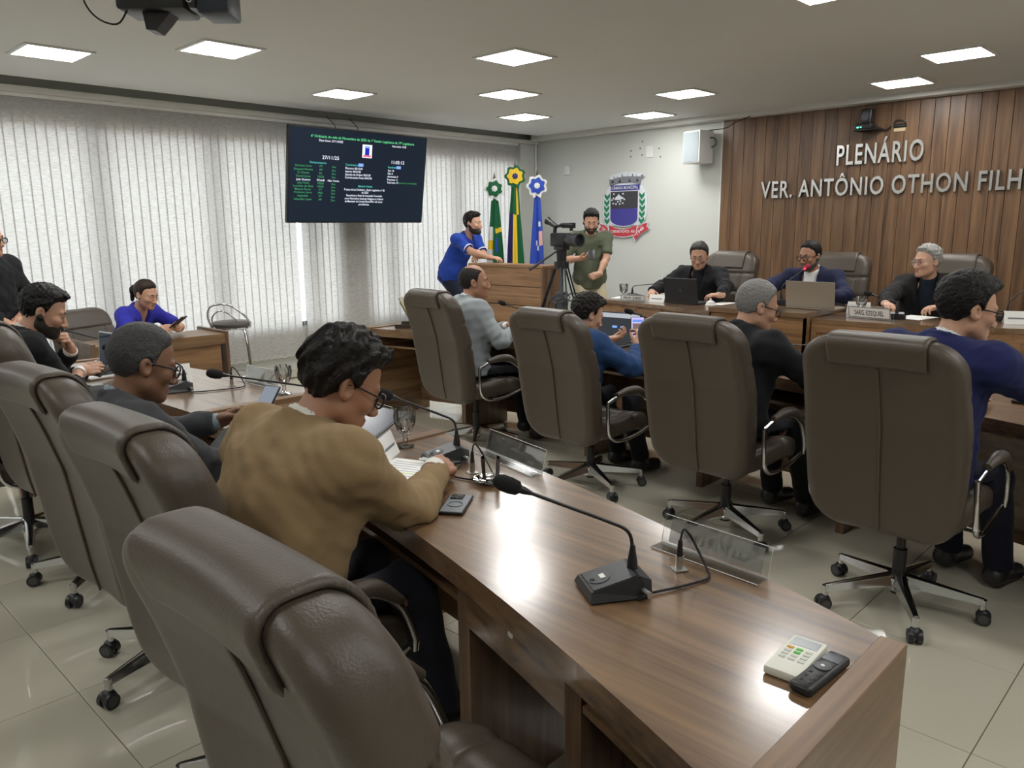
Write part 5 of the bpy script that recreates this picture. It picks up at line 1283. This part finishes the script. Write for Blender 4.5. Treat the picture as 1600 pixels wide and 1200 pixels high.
mic(-2.93, 4.60, 0, (-3.13,4.42,1.04), 'black gooseneck microphone in front of the man in the blue suit')
mic(-1.95, 4.50, 0, (-2.02,4.36,.9312), 'black gooseneck microphone bent low in front of the man in the black suit')
mic(-4.50, 6.385, 180, (-4.10,6.52,1.10), 'black gooseneck microphone left of the black laptop on the platform', z=.9312)
mic(-2.90, 6.22, 180, (-2.84,6.47,1.265), 'gooseneck microphone with a red windscreen at the speaking man', z=.9762, red=True)
mic(-1.985, 6.16, 195, (-2.17,6.14,1.10), 'black gooseneck microphone bent over behind the nameplate on the platform', z=.9312)
mic(-1.33, 6.45, 180, (-1.22,6.62,1.20), 'black gooseneck microphone at the right edge of the platform desk', z=.9312)
# nameplates
m_fro, N, L, b = _new('frosted_insert'); N.remove(b)
_t = N.new('ShaderNodeBsdfTransparent'); _d = N.new('ShaderNodeBsdfDiffuse'); _d.inputs[0].default_value = (*srgb(196,194,188), 1); _x = N.new('ShaderNodeMixShader'); _x.inputs[0].default_value = .45
L.new(_t.outputs[0], _x.inputs[1]); L.new(_d.outputs[0], _x.inputs[2]); L.new(_x.outputs[0], N['Material Output'].inputs[0])
def nameplate(x, y, yaw, label, z=.7912, w=.30, h=.075, text=None, paper=False, lean=14):
    e = empty('nameplate', (x, y, z), R(yaw), label, 'nameplate', 'acrylic nameplates')
    T = Matrix.Rotation(R(-lean), 4, 'X')
    MB().box((-w/2,-.0015,.002), (w/2,.0015,h), 0, 0, 1, T).build('plate', m_acryl, e); MB().box((-w/2,-.045,0), (w/2,.005,.003)).build('foot', m_acryl, e)
    eg = MB().tube([T @ Vector(p) for p in ((-w/2,0,.003),(w/2,0,.003),(w/2,0,h),(-w/2,0,h))], .0013, 4, closed=True); eg.tube([(-w/2,-.045,.002),(w/2,-.045,.002)], .0012, 4); eg.build('edge', mat('acrylic_edge', srgb(214,218,218), .2), e)
    MB().box((-w/2+.02,.0018,.008), (w/2-.02,.0024,h-.008), 0, 0, 1, T).build('insert', m_paper if paper else m_fro, e)
    if paper:
        f = MB(); 
        for q in ((-w/2+.022,.010,w/2-.022,.014),(-w/2+.022,h-.014,w/2-.022,h-.010),(-w/2+.022,.010,-w/2+.026,h-.010),(w/2-.026,.010,w/2-.022,h-.010)): f.box((q[0],.0026,q[1]), (q[2],.0030,q[3]), 0, 0, 1, T)
        f.build('insert_border', m_ink, e)
    if text:
        me = TXT[text].copy(); co = np.array([v.co[:] for v in me.vertices]); wd = co[:,0].max()-co[:,0].min()
        me.transform(T @ Matrix.Translation((0,.0032,h*.30)) @ Matrix(((-1,0,0,0),(0,0,1,0),(0,1,0,0),(0,0,0,1))) @ Matrix.Diagonal((w*.62/wd, h*.36/.7, 1, 1)) @ Matrix.Translation((-(co[:,0].max()+co[:,0].min())/2,0,0)))
        me.materials.clear(); me.materials.append(m_ink); obj('insert_text', me, e)
nameplate(-.925, 1.665, -4, 'clear acrylic nameplate with mirrored print on the nearest desk', text='CLEYBER LIMA', w=.31, h=.078)
nameplate(-1.88, 1.935, -12, 'clear acrylic nameplate behind the saucer on the nearest desk', w=.36, h=.085)
nameplate(-2.78, 2.00, -6, 'clear acrylic nameplate just beyond the face of the tan jacket man', z=.7872, w=.22)
nameplate(-3.88, 2.045, 2, 'clear acrylic nameplate on the light desk in front of the stool', z=.8032, w=.34, h=.085)
nameplate(-4.30, 6.07, 195, 'clear acrylic nameplate beside the goblet on the platform desk', z=.9312, w=.28, text='PROF. JORIO', paper=True)
nameplate(-3.08, 6.05, 180, 'acrylic nameplate half hidden by the grey haired man in the second row', z=.9762, w=.26, text='PRESIDENTE', paper=True)
nameplate(-2.12, 5.99, 172, 'acrylic nameplate with clear black print in front of the silver haired man on the platform', z=.9312, w=.36, h=.10, text='SARG. EZEQUIEL', paper=True)
nameplate(-1.46, 6.32, 160, 'small acrylic nameplate behind the glasses of the navy suit man', z=.9312, w=.16, paper=True)
# goblets and tumbler
def goblet(x, y, z, label, s=1.0):
    e = empty('goblet', (x, y, z), 0, label, 'glass', 'water goblets')
    n = 24; prof = [(.0335,.001),(.034,.004),(.012,.010),(.0075,.018),(.010,.028),(.0075,.036),(.012,.048),(.028,.066),(.037,.090),(.040,.120),(.0385,.148),(.036,.148),(.037,.120),(.034,.092),(.025,.069),(.008,.056),(.0005,.054)]
    b = MB()
    for i, (r_, z_) in enumerate(prof):
        for j in range(n):
            a = 2*math.pi*j/n; k = 1+(.06*(1 if (j+i) % 2 else -1) if 6 <= i <= 10 else 0); b.v.append((r_*k*s*math.cos(a), r_*k*s*math.sin(a), z_*s))
    for i in range(len(prof)-1): b.f += [(i*n+j, i*n+(j+1) % n, (i+1)*n+(j+1) % n, (i+1)*n+j) for j in range(n)]
    b.f += [tuple(range(n-1,-1,-1))]; b.m = [0]*len(b.f); b.build('glass_body', m_gob, e)
    MB().lathe([(.006,.0575),(.024,.072),(.0325,.092),(.0355,.110),(.0005,.110)], 20).build('water', m_water, e, 40).scale = (s,s,s)
m_water = thin_glass('water', (.96,.98,.99), .03, .0, 1.0)
goblet(-2.325, 1.805, .7912, 'cut crystal water goblet beside the tan jacket man', 1.02)
goblet(-3.52, 1.98, .8032, 'cut crystal goblet behind the head of the tan jacket man')
goblet(-4.53, 6.24, .9312, 'water goblet at the left end of the platform desk')
goblet(-3.15, 6.18, .9762, 'water goblet left of the speaking man')
goblet(-2.27, 6.22, .9312, 'water goblet behind the platform nameplate, right of the silver laptop')
tb_ = empty('tumbler', (-1.775, 1.725, .7912), 0, 'small clear glass standing on a glass saucer on the nearest desk', 'glass')
MB().lathe([(.025,.012),(.0285,.014),(.033,.085),(.0315,.085),(.027,.022),(.0005,.020)], 24).build('glass_body', m_gob, tb_, 40)
sc_ = MB().lathe([(.030,.001),(.058,.008),(.062,.013),(.058,.013),(.030,.006),(.0005,.005)], 28).build('saucer', m_gob, None, 40, (-1.775,1.725,.7912)); tag(sc_, 'clear glass saucer under the small glass', 'saucer')
# phones
def phone(loc, rot, label, screen=None, case=m_blk, back=False, s=1.0):
    e = empty('phone', loc, 0, label, 'phone', 'smartphones'); e.rotation_euler = rot
    MB().box((-.038*s,-.079*s,0), (.038*s,.079*s,.009), 0, .0042, 2).build('body', case, e, 40)
    if screen:
        MB().box((-.0345*s,-.0745*s,.0086), (.0345*s,.0745*s,.0094)).build('screen', screen, e)
    if back:
        MB().box((-.0335,-.0745,.0088), (.0335,.0745,.0095)).build('back_panel', mat('phone_back', srgb(112,118,124), .35), e)
        MB().tube([(.022*math.cos(a), -.012+.022*math.sin(a), .0098) for a in np.linspace(0, 2*math.pi, 25)[:-1]], .0014, 5, closed=True).build('magnet_ring', m_dgrey, e, 60)
        MB().box((-.028,.034,.009), (.012,.072,.0118), 0, .003).build('camera_island', m_blk, e)
        for p in ((-.018,.062),(-.018,.044),(.002,.053)): MB().lathe([(.0085,.0118),(.0085,.0135),(.006,.0135),(.0055,.0122),(.0003,.0122)], 14, 0, (*p,0)).build('lens', m_dgrey, e, 40)
    return e
phone((-1.69,1.495,.7912), (0,0,R(35)), 'black cased phone lying face down beside the tan jacket elbow', back=True)
E_PH = emis('phone_screen', (.52,.44,.80), .9); E_PD = emis('phone_screen_grey', (.30,.34,.40), .6)
p2_ = phone((-3.035,4.345,.935), (R(62),0,R(38)), 'large phone with a lit purple screen held by the man in the blue suit', E_PH, s=1.18)
MB().box((-.033,.005,.0095), (.033,.045,.0099)).build('screen_photo', emis('phone_photo', (.22,.16,.14), .7), p2_); MB().box((-.033,.055,.0095), (.033,.072,.0099)).build('screen_header', emis('phone_header', (.15,.30,.75), .8), p2_)
phone((-2.745,1.46,.955), (R(48),0,R(18)), 'phone held up by the grey haired man, its lit corner above the tan shoulder', E_PD)
phone((-4.50,1.49,.885), (R(25),0,R(10)), 'dark phone held by the bearded man', None)
phone((-6.42,2.70,.885), (R(35),0,R(-60)), 'phone in the hands of the woman in blue', None)
phone((-5.40,6.83,1.325), (R(40),0,R(40)), 'phone held by the standing man in the olive t-shirt', None)
phone((-1.80,4.24,.895), (R(40),0,R(-20)), 'phone held by the man in the black suit', None)
# remotes
ac = empty('remote_control', (-.565, 1.355, .7912), R(3), 'white air conditioner remote with small display on the nearest desk', 'remote control')
MB().box((-.034,-.075,0), (.034,.075,.018), 0, .005, 2).build('body', mat('remote_white', srgb(228,228,216), .4), ac, 40)
MB().box((-.026,.033,.0178), (.026,.064,.0186)).build('display', mat('lcd', srgb(110,118,120), .2), ac)
for i in range(3):
    for j in range(4):
        c = {(0,0): srgb(206,150,40), (1,0): srgb(90,180,60), (1,1): srgb(70,170,60)}.get((i,j), srgb(196,198,190)); nm = 'btn_%d' % int(c[0]*999)
        MB().box((-.025+.018*i, .014-.014*j, .0178), (-.012+.018*i, .022-.014*j, .0196), 0, .0008).build('button', mat(nm, c, .5), ac)
bk = empty('remote_control', (-.510, 1.335, .7912), R(-4), 'black rounded remote control beside the white one', 'remote control')
MB().box((-.022,-.080,0), (.022,.080,.020), 0, .0095, 3).build('body', m_blk, bk, 40)
MB().box((-.016,.035,.0195), (.016,.062,.0206)).build('display', mat('lcd_dark', srgb(60,66,76), .15), bk)
MB().lathe([(.016,0),(.016,.002),(.011,.0025),(.0003,.0025)], 20, 0, (0,.008,.0198)).build('dial', m_dgrey, bk, 40); MB().ell((0,.008,.0225), (.004,.004,.0012), 8, 4).build('dial_button', m_white, bk)
for i in range(2):
    for j in range(3): MB().ell((-.009+.018*i,-.022-.018*j,.0198), (.006,.005,.0018), 10, 5).build('button', m_dgrey, bk, 60)
# papers, pen, laptops
def sheet(x, y, z, yaw, w, h, label, lines=8, hl=True):
    e = empty('paper_sheet', (x, y, z), R(yaw), label, 'paper', 'printed sheets'); MB().box((-w/2,-h/2,0), (w/2,h/2,.0008)).build('sheet', m_paper, e)
    if lines:
        g = MB()
        for k in range(lines): g.box((-w*.38,h*.38-k*h*.09-.003,.0008), (w*(.38-.12*(k % 3)),h*.38-k*h*.09+.002,.0011))
        g.build('print', mat('print_grey', srgb(168,170,176), .8), e)
        if hl: MB().box((-w*.4,-h*.08,.0008), (w*.4,-h*.045,.00125)).build('highlight', mat('highlighter', srgb(206,222,150), .8), e)
    return e
sheet(-2.085, 1.60, .7912, 22, .21, .27, 'printed sheet with a green highlight under the hand of the tan jacket man')
sheet(-1.90, 6.30, .9312, 170, .21, .29, 'white sheet under the hands of the silver haired man on the platform', 0)
sheet(-3.52, 6.42, .9312, 190, .21, .29, 'white sheet right of the black laptop on the platform', 0)
sheet(-4.62, 6.40, .9312, 195, .21, .29, 'white sheet at the left end of the platform desk', 0)
sheet(-2.02, 4.45, .7912, 5, .24, .30, 'white sheet on the desk in front of the black suit man', 0)
pn = empty('pen', (-2.03, 1.70, .815), 0, 'white pen held by the man in the tan jacket', 'pen')
MB().tube([(-.075,-.004,-.004),(.055,.004,.010)], .0045, 8).tube([(.055,.004,.010),(.070,.005,.0117)], [.0045,.001], 8).build('barrel', m_white, pn, 60); MB().cyl((-.060,-.003,.004), (-.030,-.001,.007), .0015, n=6).build('clip', m_steel, pn)
def laptop(x, y, z, yaw, label, shell, open_=105, w=.345, d=.235, screen=None, logo=None):
    e = empty('laptop', (x, y, z), R(yaw), label, 'laptop', 'laptops')     # user sits on the -Y side, hinge at +Y
    MB().box((-w/2,-d/2,0), (w/2,d/2,.016), 0, .004).build('base', shell, e); MB().box((-w*.43,-.02,.0158), (w*.43,d*.42,.0168)).build('keyboard', m_dgrey, e)
    T = Matrix.Translation((0,d/2,.014)) @ Matrix.Rotation(R(90-open_), 4, 'X')
    MB().box((-w/2,-.003,0), (w/2,.004,d), 0, .002, 1, T).build('lid', shell, e)
    MB().box((-w/2+.008,-.0042,.012), (w/2-.008,-.003,d-.008), 0, 0, 1, T).build('screen', screen or m_scr, e)
    if logo: MB().lathe([(.017,0),(.017,.0006),(.013,.0006),(.013,0)], 20, T=T @ Matrix.Translation((0,.0045,d*.5)) @ Matrix.Rotation(R(-90), 4, 'X')).build('logo_ring', logo, e)
    return e
m_alu2 = mat('laptop_silver', srgb(168,158,142), .4, .5)
laptop(-3.83, 6.28, .9312, 176, 'black laptop with a round emblem in front of the left man on the platform', mat('laptop_black', srgb(30,31,34), .45), 100, .36, .22, logo=m_rubber)
laptop(-2.56, 6.06, .9762, 180, 'silver laptop seen from behind in front of the speaking man', m_alu2, 98, .385, .205)
E_LS = emis('laptop_screen', (.55,.62,.72), .8)
lt = laptop(-3.37, 4.45, .7912, 4, 'open black laptop with a dark page in front of the man in the blue suit', m_blk, 112, .34, .22, screen=emis('dark_page', (.030,.034,.038), 1))
T_ = Matrix.Translation((0,.11,.014)) @ Matrix.Rotation(R(90-112), 4, 'X')
MB().box((-.16,-.0050,.175), (.16,-.0043,.208), 0, 0, 1, T_).build('screen_header', emis('page_header', (.42,.44,.48), .8), lt); MB().box((-.05,-.0050,.10), (-.01,-.0043,.115), 0, 0, 1, T_).box((.02,-.0050,.10), (.05,-.0043,.115), 0, 0, 1, T_).build('screen_button', E_B, lt)
laptop(-.62, 4.28, .7912, -8, 'open laptop with a lit screen in front of the navy suit man', m_blk, 110, .36, .24, screen=E_LS)
laptop(-4.83, 1.52, .8032, 8, 'white laptop in front of the bearded man', mat('laptop_white', srgb(206,206,204), .4), 95, .32, .22)
laptop(-2.60, 1.60, .7872, 4, 'dark laptop screen beside the face of the tan jacket man', m_dgrey, 158, .33, .22)
# tent cards
def tent(x, y, z, yaw, w, h, label):
    e = empty('tent_card', (x, y, z), R(yaw), label, 'card', 'white tent cards')
    for s in (-1, 1): MB().add([(-w/2,s*.035,0),(w/2,s*.035,0),(w/2,s*.001,h),(-w/2,s*.001,h),(-w/2,s*.034,0),(w/2,s*.034,0),(w/2,0,h-.001),(-w/2,0,h-.001)], [(0,1,2,3),(7,6,5,4),(0,3,7,4),(1,5,6,2),(2,6,7,3),(0,4,5,1)]).build('leaf', m_paper, e)
    MB().box((-w*.35,-.022,h*.40), (w*.35,-.0205,h*.52)).build('print', mat('print_grey2', srgb(140,142,148), .8), e)
tent(-2.27, 1.665, .7912, 125, .15, .085, 'white folded card between goblet and tan jacket man')
tent(-4.25, 1.74, .8032, 80, .16, .10, 'white folded card behind the microphone on the light desk')
tent(-4.10, 6.18, .9312, 12, .15, .07, 'white folded card beside the black laptop on the platform')
tent(-2.33, 6.34, .9312, 5, .17, .09, 'white folded card behind the goblet on the platform')
tent(-1.25, 6.30, .9312, 25, .16, .09, 'white folded card at the right edge of the platform desk')
bl_ = empty('desk_bell', (-3.53, 6.15, .9312), 0, 'small white domed bell right of the black laptop', 'bell')
MB().lathe([(.046,0),(.048,.012),(.040,.020)], 20).build('bell_foot', m_white, bl_, 40); MB().lathe([(.040,.020),(.036,.034),(.020,.046),(.006,.050),(.008,.062),(.0005,.066)], 20).build('dome', m_white, bl_, 40)
# open book on a stand
bs_ = empty('book_stand', (-5.33, 4.235, .7912), R(128), 'dark wooden book stand on the open-shelf desk', 'book stand')
m_dw = mat('dark_wood', srgb(58,44,36), .5)
MB().box((-.13,-.10,0), (-.10,.10,.03)).box((.10,-.10,0), (.13,.10,.03)).build('foot', m_dw, bs_)
T = Matrix.Translation((0,-.06,.03)) @ Matrix.Rotation(R(-28), 4, 'X')
MB().box((-.15,-.006,0), (.15,.006,.22), 0, 0, 1, T).box((-.15,-.05,0), (.15,0,.012), 0, 0, 1, T).build('rest', m_dw, bs_)
ob = empty('open_book', (-5.33, 4.235, .7912), R(128), 'thick open book with gilt edges on the stand', 'book')
for s in (-1, 1):
    pr_ = [(0,-.0125)]+[(s*.165*t, -.046-.016*math.sin(math.pi*t)) for t in np.linspace(.04,1,8)]+[(s*.17,-.0125)]
    vs = [T @ Vector((x_, y_, z_)) for z_ in (.014,.25) for x_, y_ in pr_]; n_ = len(pr_)
    MB().add(vs, [tuple(range(n_)), tuple(range(2*n_-1,n_-1,-1))]+[(i,n_+i,n_+(i+1) % n_,(i+1) % n_) for i in range(n_)], 0).build('page_block', mat('book_pages', srgb(206,206,190), .7), ob)
MB().box((-.178,-.0118,.013), (.178,-.0072,.255), 0, 0, 1, T).build('cover', mat('book_cover', srgb(150,128,70), .5), ob)
skt = tag(MB().box((-.03,0,-.035), (.03,.03,.035), 0, .004).build('socket_box', m_white, loc=(-5.44, 4.40, .705)), 'white socket box inside the open-shelf desk', 'socket box')
